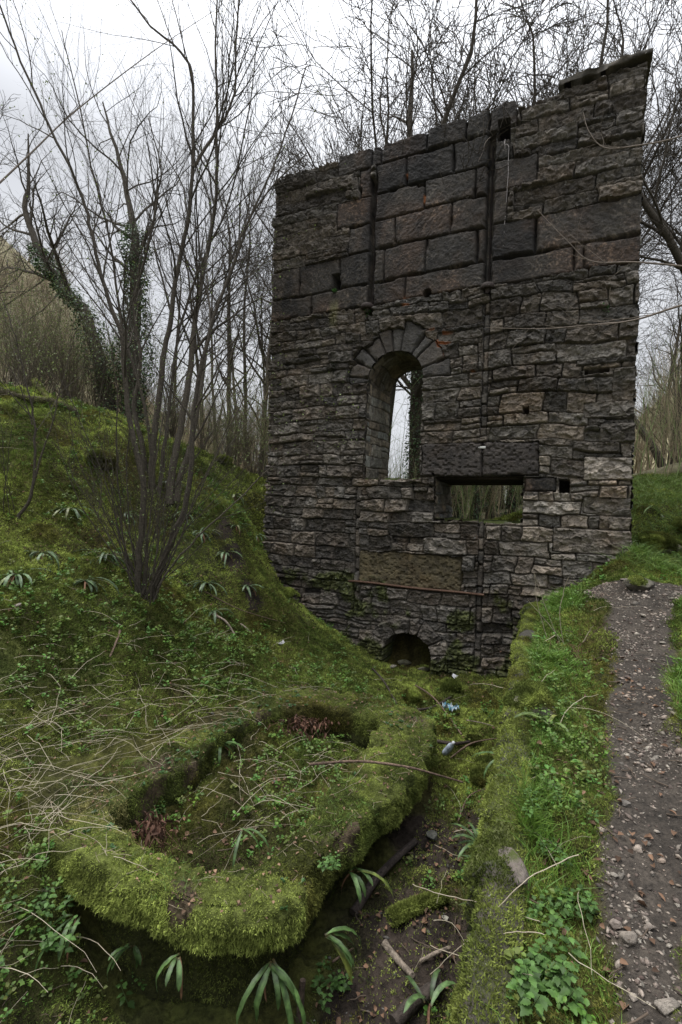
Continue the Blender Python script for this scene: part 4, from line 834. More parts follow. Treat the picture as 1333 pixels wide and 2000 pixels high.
# gravel
def pebbles(acc, P, s, col, rg, flat=.55):
    n = len(P); V0 = np.array([[1, 0, 0], [-1, 0, 0], [0, 1, 0], [0, -1, 0], [0, 0, 1], [0, 0, -1], [.7, .7, .35], [-.7, .7, .35], [-.7, -.7, .35], [.7, -.7, .35]]); F0 = np.array([[4, 0, 6], [4, 6, 2], [4, 2, 7], [4, 7, 1], [4, 1, 8], [4, 8, 3], [4, 3, 9], [4, 9, 0], [5, 6, 0], [5, 2, 6], [5, 7, 2], [5, 1, 7], [5, 8, 1], [5, 3, 8], [5, 9, 3], [5, 0, 9]])
    V = V0[None] * rg.uniform(.65, 1.25, (n, 10, 1)); V = V * np.stack([rg.uniform(.6, 1.3, n), rg.uniform(.5, 1, n), rg.uniform(.25, flat + .2, n)], -1)[:, None]
    a = rg.uniform(0, 2 * pi, n); c, s_ = np.cos(a)[:, None], np.sin(a)[:, None]; X = V[..., 0] * c - V[..., 1] * s_; Y = V[..., 0] * s_ + V[..., 1] * c; tl = rg.normal(0, .25, (n, 2)); Z = V[..., 2] + X * tl[:, :1] + Y * tl[:, 1:]
    V = np.stack([X, Y, Z], -1) * np.broadcast_to(s, n)[:, None, None] + P[:, None]; acc.add(V.reshape(-1, 3), (F0[None] + (np.arange(n) * 10)[:, None, None]).reshape(-1, 3), np.repeat(col, 10, 0))
A = Acc(); P = on_ground(150000, .3, 4.6, 1.05, 7.2, lambda x, y: path_w(x, y) * (.25 + .75 * sstep(-.25, .3, fbm(x * 2, y * 2, s=160))) * .75, rg); n = len(P)
s_ = np.exp(rg.normal(math.log(.0054), .58, n)); s_ *= 1 + .08 * P[:, 1]; gc_ = np.array([.185, .168, .142])[None] * rg.uniform(.3, 1.9, (n, 1)) * np.array([1, 1, 1]) + rg.uniform(0, .03, (n, 1)) * np.array([1, 0, 0])
pebbles(A, P, s_, gc_, rg); P = on_ground(2600, -1.5, 2.2, 1.1, 6.8, lambda x, y: soil_mask(x, y) * .5, rg); n = len(P); pebbles(A, P, np.exp(rg.normal(math.log(.009), .5, n)), np.array([.13, .125, .115])[None] * rg.uniform(.4, 1.5, (n, 1)), rg)
stuff('gravel', A, M_GRAV)

# ------------------------------------------------------------------ bare trees
def br(out, rg, p, d, L_, r, lvl, spec):
    """spec per level: (segments, wiggle, upward pull, children, angle, length ratio)"""
    n, wig, upw, kids, ang, lr = spec[lvl]
    pts = [p]; d = nrm(d); ds = [d]; w = rg.normal(0, wig, (n, 3))
    for i in range(n): d = d + w[i]; d[2] += upw; d = d / math.sqrt(d @ d); p = p + d * (L_ / n); pts.append(p); ds.append(d)
    pts = np.array(pts); t = np.linspace(0, 1, n + 1); rr = r * (1 - (.62 if lvl < len(spec) - 1 else .5) * t); out[lvl].append((pts, rr))
    if lvl + 1 < len(spec):
        side_branches(out, rg, pts, rr, lvl + 1, spec, kids, ang, L_ * lr, .55 if lvl == 0 and len(spec) == 5 else .22)
        # the leader carries on as the next order
        br(out, rg, pts[-1], ds[-1], L_ * lr * .8, rr[-1], lvl + 1, spec)
def side_branches(out, rg, pts, rr, lvl, spec, kids, ang, L_, t0):
    n = len(pts) - 1; kids = max(0, int(round(kids * rg.uniform(.75, 1.25)))); az0 = rg.uniform(0, 6.28)
    for k in range(kids):
        t = t0 + (1 - t0) * (k + rg.random()) / kids; f = t * n; i = min(int(f), n - 1); f -= i
        p = pts[i] * (1 - f) + pts[i + 1] * f; ax = nrm(pts[i + 1] - pts[i]); a = az0 + k * 2.4 + rg.normal(0, .5); th = radians(ang) * rg.uniform(.7, 1.3)
        s = nrm(np.cross(ax, [.3, .2, .9] if abs(ax[2]) < .9 else [1, .1, 0])); u = np.cross(ax, s); d = ax * cos(th) + (s * cos(a) + u * sin(a)) * sin(th)
        br(out, rg, p, d, L_ * (1.15 - .55 * t) * rg.uniform(.7, 1.25), (rr[i] * (1 - f) + rr[i + 1] * f) * rg.uniform(.38, .6), lvl, spec)
BARK = np.array([.065, .055, .042])
def tree_meshes(seed, H, r0, spec, lean=(0, 0), bark=BARK, twig=BARK * .9, buds=0, stems=1):
    rg = np.random.default_rng(seed); out = [[] for _ in spec]
    for s in range(stems):
        d = np.array([lean[0] + (rg.normal(0, .16) if stems > 1 else 0), lean[1] + (rg.normal(0, .16) if stems > 1 else 0), 1.])
        br(out, rg, np.array([rg.normal(0, .1) * (stems > 1), rg.normal(0, .1) * (stems > 1), -.3]), d, H * rg.uniform(.8, 1) if stems > 1 else H, r0 * rg.uniform(.6, 1) if stems > 1 else r0, 0, spec)
    T = Acc(); K = Acc()
    for l, ls in enumerate(out): tubes(T if l == 0 else K, [(p_, np.maximum(r_, .0045)) for p_, r_ in ls], 8 if l == 0 else (5 if l == 1 else 3), bark if l == 0 else twig)
    if buds:
        tips = np.array([q[0][-1] for q in out[-1]] + [q[0][1] for q in out[-1]]); tips = tips[rg.random(len(tips)) < buds]; n = len(tips)
        L__ = Acc(); leaves(L__, tips, rg.normal(0, 1, (n, 3)), .035, .012, np.array([.16, .26, .05])[None] * rg.uniform(.6, 1.3, (n, 1)), rg); return T, K, L__, out
    return T, K, None, out
def tree(name, T, K, loc, label, cat, group=None, rz=0, s=1, bud=None, ivy=None):
    t = thing(name, tuple(loc), label, cat, group, rz, s); obj('trunk', T.mesh('trunk', M_BARK, True), t); obj('crown', K.mesh('crown', M_TWIG, True), t)
    if bud is not None: obj('leaves', bud.mesh('leaves', M_LEAF), t)
    if ivy is not None: obj('ivy', ivy.mesh('ivy', M_FERN), t)
    return t
def ivy_on(A, pts, rad, n, rg, sz=.045):
    pts = np.array(pts); seg = np.linalg.norm(np.diff(pts, axis=0), axis=1); c = np.concatenate([[0], np.cumsum(seg)]); q = rg.random(n) ** .9 * c[-1]
    P = np.stack([np.interp(q, c, pts[:, k]) for k in range(3)], -1); rr = np.interp(q, c, rad) * (.45 + .75 * rg.random(n) ** .7) * (1 + .5 * vn(q * 3, q * 0, s=170)); a = rg.uniform(0, 2 * pi, n)
    o = np.stack([np.cos(a), np.sin(a), rg.normal(0, .25, n)], -1); leaves(A, P + o * rr[:, None], o + np.array([0, 0, -.7]) + rg.normal(0, .4, (n, 3)), sz * rg.uniform(.6, 1.3, n), sz * .42, np.array([.028, .055, .018])[None] * 1.9 * rg.uniform(.4, 1.7, (n, 1)), rg)
SP_BIG = [(8, .07, .01, 7, 40, .62), (7, .13, .05, 6, 44, .58), (5, .14, .05, 5, 44, .58), (4, .15, .05, 4, 44, .6), (4, .15, .04, 0, 40, .5)]
SP_MID = [(8, .07, .02, 8, 38, .45), (5, .15, .05, 6, 40, .55), (4, .2, .05, 5, 42, .55), (4, .22, .04, 0, 40, .5)]
SP_SLIM = [(9, .045, .02, 12, 45, .24), (5, .15, .05, 5, 42, .5), (4, .2, .04, 3, 40, .5), (3, .2, .02, 0, 40, .5)]
def child_of(t, nm): return [c for c in t.children if c.name.split('.')[0] == nm][0]
# the big trees whose crowns stand above and beside the wall
BT = 'bare woodland trees rising behind the stone wall'
big = []
for k, (seed, H, r0, st, sp) in enumerate(((1, 6.6, .15, 2, SP_BIG), (2, 6.8, .12, 3, SP_BIG), (3, 7.6, .14, 2, SP_BIG), (4, 8.5, .10, 1, SP_SLIM), (6, 10., .09, 1, SP_SLIM), (9, 6., .08, 4, SP_MID))):
    big.append(tree_meshes(seed, H, r0, sp, stems=st, bark=BARK * (1, .85, .75, .9, 1.1, .9)[k], twig=BARK * .8)[:2])
def place(px, d, lift=None):
    p = at_d(px, 1000, d); return np.array([p[0], p[1], gz1(p[0], p[1])])
first = {}
def put(name, k, loc, rz, s, label, cat, group):
    if k not in first:
        t = tree(name, *big[k], loc, label, cat, group, rz, s); first[k] = t
    else:
        t = dup(first[k]); t.name = name; t.location = loc; t.rotation_euler = (0, 0, rz); t.scale = (s, s, s); tag(t, label, cat, group)
    return t
for i, (px, d, k, s, lab) in enumerate(((645, 16, 0, 1.2, 'tree rising behind the upper left corner of the wall'), (590, 18, 1, 1.2, 'tree crown just left of the upper left wall corner'), (905, 14, 1, 1.3, 'twiggy tree crown over the middle of the wall between the grooves'), (985, 16, 1, 1.35, 'twiggy tree crown right behind the square beam hole'), (1310, 15, 0, 1.0, 'twiggy tree beyond the right edge of the wall'), (715, 13.2, 2, 1.25, 'several stemmed tree showing above the left groove of the wall'), (885, 17, 2, 1.35, 'tree crown above the middle of the wall top'),
        (950, 18.5, 0, 1.5, 'farther tree crown left of the square beam hole, above the wall'), (1050, 12.8, 1, 1.35, 'dense tree crown above the notch beside the capstone'), (1180, 17.5, 2, 1.35, 'tree crown directly above the capstone'), (1420, 11, 0, 1.1, 'big tree at the right edge whose boughs reach past the wall'),
        (1530, 13, 2, 1.2, 'outermost tree on the right, only its boughs in view'), (1330, 19, 5, 1.1, 'slender tree standing right of the wall edge'), (690, 21, 3, 1.3, 'thin straight tree between the two leftmost crowns above the wall'), (1010, 21, 3, 1.5, 'thin straight tree behind the beam hole'), (1290, 25, 3, 1.2, 'thin far tree close beside the right edge of the wall'))):
    put('woodland_tree', k, place(px, d), i * 2.39, s, lab, 'tree', BT)
LT = 'slim bare trees beyond the mossy bank'
for i, (px, d, k, s) in enumerate(((500, 14, 3, .9), (478, 19, 4, 1.0), (452, 16, 3, .95), (520, 24, 4, 1.2), (425, 22, 4, 1.0), (395, 17, 3, .9), (340, 21, 3, 1.0), (-30, 13, 5, 1.1), (512, 18, 3, .8), (466, 25, 3, 1.1))):
    put('bank_tree', k, place(px, d), i * 1.7, s, 'slim bare tree growing beyond the top of the mossy bank', 'tree', LT)
# trunks seen through the low opening
OT = 'ivy hung trunks seen through the openings of the wall'
T0 = None
for i, (px, d, ry) in enumerate(((885, 13, .09), (905, 15.5, .12), (932, 12.4, .06), (955, 14.2, .13), (978, 17, .1), (1000, 13.4, .09), (1015, 16, .12), (1040, 14.5, .1), (870, 18, .1))):
    if T0 is None:
        rg = np.random.default_rng(77); out = [[] for _ in SP_SLIM]; br(out, rg, np.array([0, 0, -.3]), np.array([.02, .01, 1]), 8., .1, 0, SP_SLIM); T = Acc(); K = Acc(); I2 = Acc()
        for l, ls in enumerate(out): tubes(T if l == 0 else K, ls, 8 if l == 0 else 3, BARK * 1.2)
        ivy_on(I2, out[0][0][0][:6], np.full(6, .2), 1500, rg, .06); T0 = tree('ivy_hung_tree', T, K, place(px, d), 'slender tree with ivy up its trunk, seen through the low opening', 'tree', OT, 0, ry / .1, None, I2)
    else:
        t = dup(T0); t.location = place(px, d); t.rotation_euler = (0, 0, i * 2.1); t.scale = (ry / .1, ry / .1, 1)
# named ivy trees
def ivy_tree(name, path, radii, ivr, n, label, seed, ivspan=(0, None), spec=SP_MID, kids=9, L_=2.2, sz=.05):
    rg = np.random.default_rng(seed); pts = np.array(path); o = pts[0].copy(); T = Acc(); K = Acc(); I3 = Acc(); rr = np.array(radii, float)
    t = np.linspace(0, len(pts) - 1, len(pts) * 3); P = np.stack([np.interp(t, np.arange(len(pts)), pts[:, c]) for c in range(3)], -1) - o; R = np.interp(t, np.arange(len(pts)), rr); P += rg.normal(0, .012, P.shape); P[0, 2] -= .3
    tubes(T, [(P, R)], 8, BARK); out = [[] for _ in spec]; side_branches(out, rg, P, R, 1, spec, kids, 45, L_, .35)
    for l, ls in enumerate(out):
        if ls: tubes(K, ls, 3, BARK * .8)
    a, b = ivspan; b = b or len(P); ivy_on(I3, P[a:b], np.linspace(ivr, ivr * .6, len(P[a:b])), n, rg, sz)
    return tree(name, T, K, o, label, 'tree', None, 0, 1, None, I3)
def gp(px, py, d): return at_d(px, py, d)
p0 = place(215, 10.5); ivy_tree('leaning_ivy_tree', [p0, gp(190, 690, 10.7), gp(168, 609, 10.8), gp(126, 567, 10.9), gp(84, 504, 11), gp(48, 412, 11.1), gp(55, 361, 11.2), gp(56, 262, 11.3)], [.16, .15, .13, .11, .09, .06, .04, .015], .30, 4200, 'ivy covered tree leaning out to the far left against the sky', 5, (0, 15), kids=12, L_=1.7)
p0 = place(258, 10.2); ivy_tree('upright_ivy_tree', [p0, gp(258, 700, 10.4), gp(266, 560, 10.5), gp(265, 462, 10.6), gp(253, 400, 10.7), gp(230, 300, 10.8), gp(200, 200, 11)], [.17, .15, .12, .09, .06, .04, .015], .34, 4600, 'upright tree thick with dark ivy behind the many stemmed bushes', 6, (0, 12), kids=12, L_=2.3)
p0 = place(812, 12.6); ivy_tree('window_ivy_tree', [p0, gp(811, 900, 12.6), gp(813, 800, 12.6), gp(815, 720, 12.6), gp(812, 500, 12.7), gp(800, 250, 12.8), gp(805, 100, 12.8)], [.2, .17, .16, .15, .12, .08, .03], .23, 4200, 'ivy clad trunk framed by the arched window', 8, (0, 14), kids=10, L_=2.6, sz=.055)
# ---- coppiced bushes in front, stems traced along their own bends
def smooth(pts, m=5):
    P = np.array(pts); n = len(P); out = []
    for i in range(n - 1):
        a, b, c, d = P[max(i - 1, 0)], P[i], P[i + 1], P[min(i + 2, n - 1)]
        for k in range(m): f = k / m; out.append(.5 * (2 * b + (c - a) * f + (2 * a - 5 * b + 4 * c - d) * f * f + (3 * b - 3 * c + d - a) * f ** 3))
    out.append(P[-1]); return np.array(out)
SP_HAZ = [None, (6, .10, .05, 6, 30, .55), (5, .14, .05, 4, 38, .55), (4, .17, .03, 0, 40, .5)]
def bush(name, stems, label, seed, group=None, twigc=BARK * .85, kids=8, bl=1.5, budf=.25, fan=0, base=None, fanL=2.0):
    rg = np.random.default_rng(seed); o = base if base is not None else ground_hit(*stems[0][0][:2]); t = thing(name, tuple(o), label, 'shrub', group); K = Acc(); out = [[] for _ in SP_HAZ]
    for (px, r0, r1, dz) in stems:
        pts = []
        for (x, y, d) in px: pts.append(at_d(x, y, d))
        pts = np.array(pts) - o; pts[0] = pts[0] * np.array([1, 1, 1]); P = smooth(pts, 4); P += rg.normal(0, .006, P.shape); P[0, 2] -= dz
        R = r0 + (r1 - r0) * np.linspace(0, 1, len(P)) ** .8; T = Acc(); tubes(T, [(P, R)], 8 if r0 > .02 else 5, BARK * rg.uniform(.85, 1.25)); obj('stem', T.mesh('stem', M_BARK, True), t)
        side_branches(out, rg, P, R, 1, SP_HAZ, kids * (1 if r0 > .02 else .5), 30, bl * (1 if r0 > .02 else .7), .3)
    for k in range(fan):
        a = rg.uniform(0, 6.28); d = np.array([cos(a) * rg.uniform(.1, .8), sin(a) * rg.uniform(.1, .5), 1.]); br(out, rg, np.array([rg.normal(0, .07), rg.normal(0, .07), -.05]), d, fanL * rg.uniform(.5, 1.1), rg.uniform(.004, .011), 1, SP_HAZ)
    for l, ls in enumerate(out):
        if ls: tubes(K, ls, 4 if l == 1 else 3, twigc)
    obj('twigs', K.mesh('twigs', M_TWIG, True), t)
    tips = np.array([q[0][-1] for q in out[3]] + [q[0][2] for q in out[3]]); tips = tips[rg.random(len(tips)) < budf]; n = len(tips); L__ = Acc()
    leaves(L__, tips, rg.normal(0, 1, (n, 3)) + np.array([0, 0, .5]), .022, .007, np.array([.15, .20, .06])[None] * rg.uniform(.6, 1.3, (n, 1)), rg); obj('leaves', L__.mesh('buds', M_LEAF), t); return t
def dd(px, d0, d1):
    n = len(px); return [(x, y, d0 + (d1 - d0) * i / (n - 1)) for i, (x, y) in enumerate(px)]
b1 = ground_hit(285, 1170); D1 = b1[1]
bush('coppiced_hazel', [
    (dd([(268, 1168), (273, 1078), (281, 960), (265, 876), (248, 784), (242, 700), (238, 655), (210, 580), (189, 496), (172, 420), (147, 349), (101, 252), (55, 151), (8, 34), (-10, -20)], D1, D1 - .3), .042, .008, .1),
    (dd([(300, 1155), (318, 1100), (345, 1030), (361, 994), (374, 902), (380, 805), (391, 725), (403, 680), (420, 613), (454, 525), (479, 445), (521, 357), (559, 260), (600, 130)], D1 + .1, D1 + .5), .045, .008, .1),
    (dd([(262, 1165), (240, 1050), (229, 900), (228, 760), (205, 620)], D1, D1), .014, .004, .05), (dd([(275, 1165), (255, 1040), (248, 900), (262, 760), (262, 600)], D1, D1 - .1), .012, .004, .05),
    (dd([(280, 1165), (290, 1050), (300, 930), (330, 760), (360, 610)], D1, D1 + .2), .014, .004, .05), (dd([(285, 1165), (330, 1070), (390, 960), (450, 830), (520, 690)], D1, D1), .013, .004, .05),
    (dd([(310, 1140), (370, 1065), (430, 1010), (515, 925), (560, 888), (625, 845)], D1, D1 - .4), .014, .003, .05), (dd([(278, 1165), (235, 1060), (215, 960), (160, 830), (120, 740)], D1, D1 - .2), .011, .003, .05),
    (dd([(305, 1140), (350, 1060), (385, 960), (440, 850), (470, 760)], D1, D1 + .3), .013, .004, .05)],
    'nearest many stemmed bare bush, rooted low on the mossy bank', 21, kids=16, bl=1.3, fan=26, base=b1, budf=.3)
b2 = place(318, 7.9); D2 = 7.9
bush('multi_stemmed_tree', [
    (dd([(296, 960), (298, 889), (311, 784), (319, 700), (332, 630), (349, 525), (370, 412), (376, 332), (378, 252), (374, 143), (345, 92), (294, 50), (240, -20)], D2, D2), .062, .012, .2),
    (dd([(334, 960), (340, 900), (353, 839), (370, 742), (378, 655), (391, 567), (412, 462), (422, 378), (424, 294), (424, 189), (422, 90), (425, -20)], D2, D2 + .3), .07, .012, .2),
    (dd([(378, 330), (395, 300), (430, 245), (458, 181), (462, 84), (470, -20)], D2, D2 + .1), .03, .012, 0),
    (dd([(290, 960), (276, 860), (262, 790), (275, 700), (262, 600), (290, 480), (311, 370), (314, 320), (290, 230)], D2 + .1, D2 + .4), .05, .008, .2),
    (dd([(345, 955), (372, 870), (392, 770), (403, 680), (420, 610), (437, 567), (462, 504), (492, 420), (545, 350), (600, 300)], D2, D2 + .6), .055, .008, .2),
    (dd([(310, 960), (325, 850), (335, 760), (352, 640), (400, 500), (445, 400), (480, 250), (500, 100)], D2, D2 + .2), .036, .008, .2),
    (dd([(300, 950), (285, 800), (240, 640), (215, 470), (180, 330), (150, 180), (120, 60)], D2, D2 - .3), .032, .006, .2)],
    'tall tree of several thick dark stems on the crest of the bank', 22, kids=20, bl=2.2, fan=6, base=b2, budf=.12)
b3 = ground_hit(35, 1015); D3 = b3[1]
bush('young_bare_shrub', [(dd([(35, 1010), (60, 970), (70, 900), (66, 820), (60, 780), (40, 700), (20, 620), (-10, 560)], D3, D3), .022, .004, .05), (dd([(62, 960), (85, 880), (110, 800), (130, 720), (150, 640)], D3, D3), .014, .003, 0), (dd([(64, 830), (40, 760), (10, 700)], D3, D3 - .1), .010, .003, 0)],
     'young bare shrub at the far left edge of the bank', 23, kids=9, bl=1.0, fan=3, base=b3)
GS = 'leafing thorn bushes along the top of the bank'
gb = None
for i, (px, d) in enumerate(((40, 9.3), (120, 9.8), (185, 10.4), (60, 11), (150, 11.6), (395, 10.8), (450, 11.6), (490, 11.2), (250, 10.8), (10, 10.2), (430, 12.5), (330, 11.4))):
    if gb is None:
        gb = bush('thorn_bush', [], 'thorn bush with small new green leaves on the crest of the bank', 24, GS, fan=34, base=place(px, d), budf=.9, fanL=1.5, twigc=np.array([.12, .10, .07])); gb['category'] = 'bush'
    else:
        t = dup(gb); t.location = place(px, d); t.rotation_euler = (0, 0, i * 1.9); s = (.8, 1.2, 1., 1.5, 1.3)[i % 5]; t.scale = (s, s, s)
# saplings and brush of the wood floor, too many to count
rg = np.random.default_rng(31); vs_ = []
for k in range(7):
    out = [[] for _ in range(3)]; sp = [(5, .08, .03, 7, 35, .45), (4, .15, .04, 5, 40, .5), (3, .2, .03, 0, 40, .5)]
    for _ in range(3): br(out, rg, np.array([rg.normal(0, .3), rg.normal(0, .3), -.1]), np.array([rg.normal(0, .15), rg.normal(0, .15), 1]), rg.uniform(1.6, 3), .012, 0, sp)
    A = Acc(); [tubes(A, ls, 3) for ls in out]; vs_.append((np.concatenate(A.V), np.concatenate(A.F[4])))
A = Acc(); n = 0
while n < 620:
    az = rg.uniform(-.85, 1.1); r_ = 11 + 45 * rg.random() ** 1.5; x, y = az * r_ / math.hypot(1, az), r_ / math.hypot(1, az)
    if math.hypot(x, y) < 10.4 or y < 9.3 or (-.75 < az < -.2 and r_ < 14): continue
    V_, F_ = vs_[rg.integers(7)]; a = rg.uniform(0, 6.28); s = rg.uniform(.5, 1.1) * (1 + .012 * r_); R_ = np.array([[cos(a), -sin(a), 0], [sin(a), cos(a), 0], [0, 0, 1]])
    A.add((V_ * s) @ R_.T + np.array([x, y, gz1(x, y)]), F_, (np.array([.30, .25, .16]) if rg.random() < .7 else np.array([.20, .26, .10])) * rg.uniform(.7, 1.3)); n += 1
for k in range(190):
    r_ = rg.uniform(12, 26); az = rg.uniform(.1, .42); x, y = az * r_, r_; V_, F_ = vs_[rg.integers(7)]; a = rg.uniform(0, 6.28); s = rg.uniform(.35, .8); R_ = np.array([[cos(a), -sin(a), 0], [sin(a), cos(a), 0], [0, 0, 1]])
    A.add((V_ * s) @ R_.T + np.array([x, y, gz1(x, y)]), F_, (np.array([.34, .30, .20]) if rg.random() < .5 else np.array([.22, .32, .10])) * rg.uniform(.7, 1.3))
stuff('undergrowth', A, M_TWIG)
# small bare trees over the far slopes
FT = 'small bare trees covering the distant slopes'; f0 = None; rg = np.random.default_rng(32)
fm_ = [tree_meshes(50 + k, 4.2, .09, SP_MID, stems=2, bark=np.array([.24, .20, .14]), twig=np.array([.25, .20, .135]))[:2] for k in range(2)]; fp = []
for i in range(130):
    side = rg.random() < .55; az = rg.uniform(-.95, -.1) if side else rg.uniform(.5, 1.1); r_ = rg.uniform(24, 66); x, y = az * r_ / math.hypot(1, az), r_ / math.hypot(1, az)
    if i < 2: t = tree('distant_tree', *fm_[i], (x, y, gz1(x, y)), 'small bare tree on the distant wooded slope', 'tree', FT); fp.append(t)
    else: t = dup(fp[i % 2]); t.location = (x, y, gz1(x, y))
    s = rg.uniform(.7, 1.25); t.scale = (s, s, s); t.rotation_euler = (0, 0, rg.uniform(0, 6))

# ------------------------------------------------------------------ strap-leaved ferns
def frond(A, p, az, L_, w, e0, droop, col, rg, tw=0.):
    n = 12; t = np.linspace(0, 1, n); el = e0 - droop * t; ds = L_ / (n - 1); a = az + tw * t
    dx = np.stack([np.cos(a) * np.cos(el), np.sin(a) * np.cos(el), np.sin(el)], -1) * ds; P = p + np.concatenate([[[0, 0, 0]], np.cumsum(dx[:-1], 0)])
    T = dx / ds; S = np.stack([-np.sin(a), np.cos(a), 0 * a], -1); U = np.cross(T, S); U *= np.where(U[:, 2:] < 0, -1, 1)
    wv = w * np.clip(.35 + 2.2 * t, 0, 1) * np.clip((1 - t) * 4.2, 0.02, 1) ** .6; ph = rg.uniform(0, 6); rf = .16 * w * np.sin(t * 30 + ph); rf2 = .16 * w * np.sin(t * 27 + ph * 2)
    V = np.stack([P - S * wv[:, None] + U * (.28 * wv + rf)[:, None], P, P + S * wv[:, None] + U * (.28 * wv + rf2)[:, None]], 1).reshape(-1, 3)
    b = np.arange(n - 1)[:, None] * 3; F = np.concatenate([b + np.array([[0, 1, 4, 3]]), b + np.array([[1, 2, 5, 4]])])
    c = np.array(col) * (1 + .25 * rg.normal(0, 1, (n, 1)) * .5); K = np.repeat(c, 3, 0); K[1::3] *= 1.5; K[0] = K[1] = K[2] = (.08, .05, .02); A.add(V, F, K)
def fern(p, n, L_, w, label, seed, az0=0, spread=6.28, hang=.0, dead=2, group=None, tint=(.075, .12, .05)):
    rg = np.random.default_rng(seed); t = thing('fern', tuple(p), label, 'fern', group)
    for k in range(n):
        A = Acc(); az = az0 + spread * (k + .5) / n - spread / 2 + rg.normal(0, .5); e0 = rg.uniform(.35, 1.1) - hang; frond(A, np.array([rg.normal(0, .012), rg.normal(0, .012), .0]), az, L_ * rg.uniform(.4, 1.3), w * rg.uniform(.8, 1.15), e0, rg.uniform(1.1, 2.0), np.array(tint) * rg.uniform(.65, 1.35) + (np.array([.05, .03, 0]) if rg.random() < .15 else 0), rg, rg.normal(0, .3)); obj('frond', A.mesh('frond', M_FERN, True), t)
    if dead:
        A = Acc()
        for k in range(dead): frond(A, np.zeros(3), az0 + rg.normal(0, 1.5), L_ * rg.uniform(.5, .9), w * .5, .2 - hang, 1.4, (.13, .07, .04), rg, rg.normal(0, .6))
        obj('dead_fronds', A.mesh('dead_fronds', M_STRAW, True), t)
    return t
FB = 'strap leaved ferns on the mossy bank'
bank = [(139, 1000, 13, .30, 'fern on the bank, highest of those left of the nearest many stemmed bush'), (82, 1085, 9, .30, 'fern at the left, low on the bank beside a brown dead frond'), (208, 1090, 17, .36, 'largest fern of the bank, just left of the nearest bush'),
        (165, 1142, 9, .34, 'fern with pale upturned fronds below the largest fern'), (330, 945, 12, .33, 'fern at the foot of the thick dark stems on the crest'), (392, 1045, 13, .30, 'fern right of the nearest bush, halfway up the bank'),
        (405, 1150, 11, .34, 'fern on bare soil right of the bush foot'), (458, 972, 9, .30, 'small fern near the crest beside the wall'), (485, 1150, 9, .28, 'fern on bare soil next to the wall foot'), (462, 1035, 7, .24, 'little fern on the dark gully between bush and wall'), (362, 1010, 8, .26, 'fern close behind the stems of the nearest bush'), (30, 1130, 8, .3, 'fern at the very left edge of the bank'), (250, 1010, 7, .22, 'small fern just left of the bush stems, high up'), (440, 1085, 9, .28, 'ragged fern on the dark gully left of the wall foot'), (420, 1200, 7, .24, 'lowest fern of the bank, beside the pale broken branch'), (500, 1050, 7, .22, 'small fern pressed against the left end of the wall')]
for i, (px, py, n, L_, lab) in enumerate(bank): fern(ground_hit(px, py) + [0, 0, .03], n + 4, L_ * 1.1, .0155, lab, 200 + i, -1.4, 5.0, .45, 3, FB, (.07, .11, .05))
FR = 'long strap ferns rooted around the stone ring'
def rim(px, py, z): return at_z(px, py, z)
for i, (p, n, L_, w, az, sp, hang, lab) in enumerate([
    (rim(352, 1868, -.58), 4, .30, .020, -1.9, 2.0, .5, 'fern of three short drooping fronds under the front lip of the ring'), (rim(530, 1880, -.6), 6, .38, .026, -1.2, 2.0, .7, 'long hanging fern under the front right corner of the ring'),
    (rim(640, 1830, -.62), 5, .30, .026, -.4, 1.6, .3, 'fern with yellow tipped fronds beside the standing stake'), (rim(690, 1700, -.58), 6, .30, .022, -.3, 2.2, .3, 'fern leaning out from the right flank of the ring'),
    (rim(255, 1850, -.7), 5, .26, .02, -2.0, 2.2, .4, 'fern in the deep shade under the left front of the ring'), (rim(150, 1790, -.62), 4, .26, .018, -2.4, 1.5, .2, 'thin fern left of the ring near the nettles'),
    (rim(432, 1452, -.42), 9, .34, .024, -.9, 2.6, .4, 'fern hanging inside the far left of the ring'), (rim(470, 1620, -.5), 3, .22, .02, -.5, 2., .3, 'small fern in the middle of the ring hollow')]):
    fern(p, n, L_ * .9, w * .58, lab, 230 + i, az, sp, hang + .3, 1, FR, (.055, .10, .028))
FT_ = 'strap ferns in the trench'
for i, (px, py, z, n, L_, az, sp, hang, lab) in enumerate([(935, 1650, -.6, 8, .28, 2.8, 3.2, .1, 'dark glossy fern halfway along the trench'), (975, 1722, -.45, 8, .32, 3.3, 2.4, .3, 'fern with hooked fronds against the low retaining wall'),
    (990, 1800, -.4, 6, .30, 3.4, 2.0, .6, 'shadowed fern hanging from the retaining wall above the nettles'), (1000, 1580, -.2, 5, .30, 3.4, 2.2, .2, 'pale fern frond tuft beside the boulder'), (985, 1480, -.2, 5, .28, 3.1, 1.6, .2, 'fern below the boulder on the retaining wall'), (840, 1960, -.8, 4, .22, 2.0, 4, .0, 'seedling fern among wood scraps at the near end of the trench')]):
    p = at_z(px, py, z); fern(p, n, L_ * .9, .013, lab, 250 + i, az, sp, hang, 1, FT_, (.06, .105, .035))
for i, (px, py, n, L_, lab) in enumerate([(1075, 1430, 7, .30, 'yellow green fern on top of the retaining wall beside the mossy block'), (1225, 1075, 7, .35, 'fern in the shade at the right corner of the wall'), (1290, 1010, 8, .4, 'fern on the grassy bank right of the wall')]):
    fern(ground_hit(px, py) + [0, 0, .03], n, L_, .014, lab, 270 + i, 2.5, 4, .1, 1, None, (.11, .16, .05))
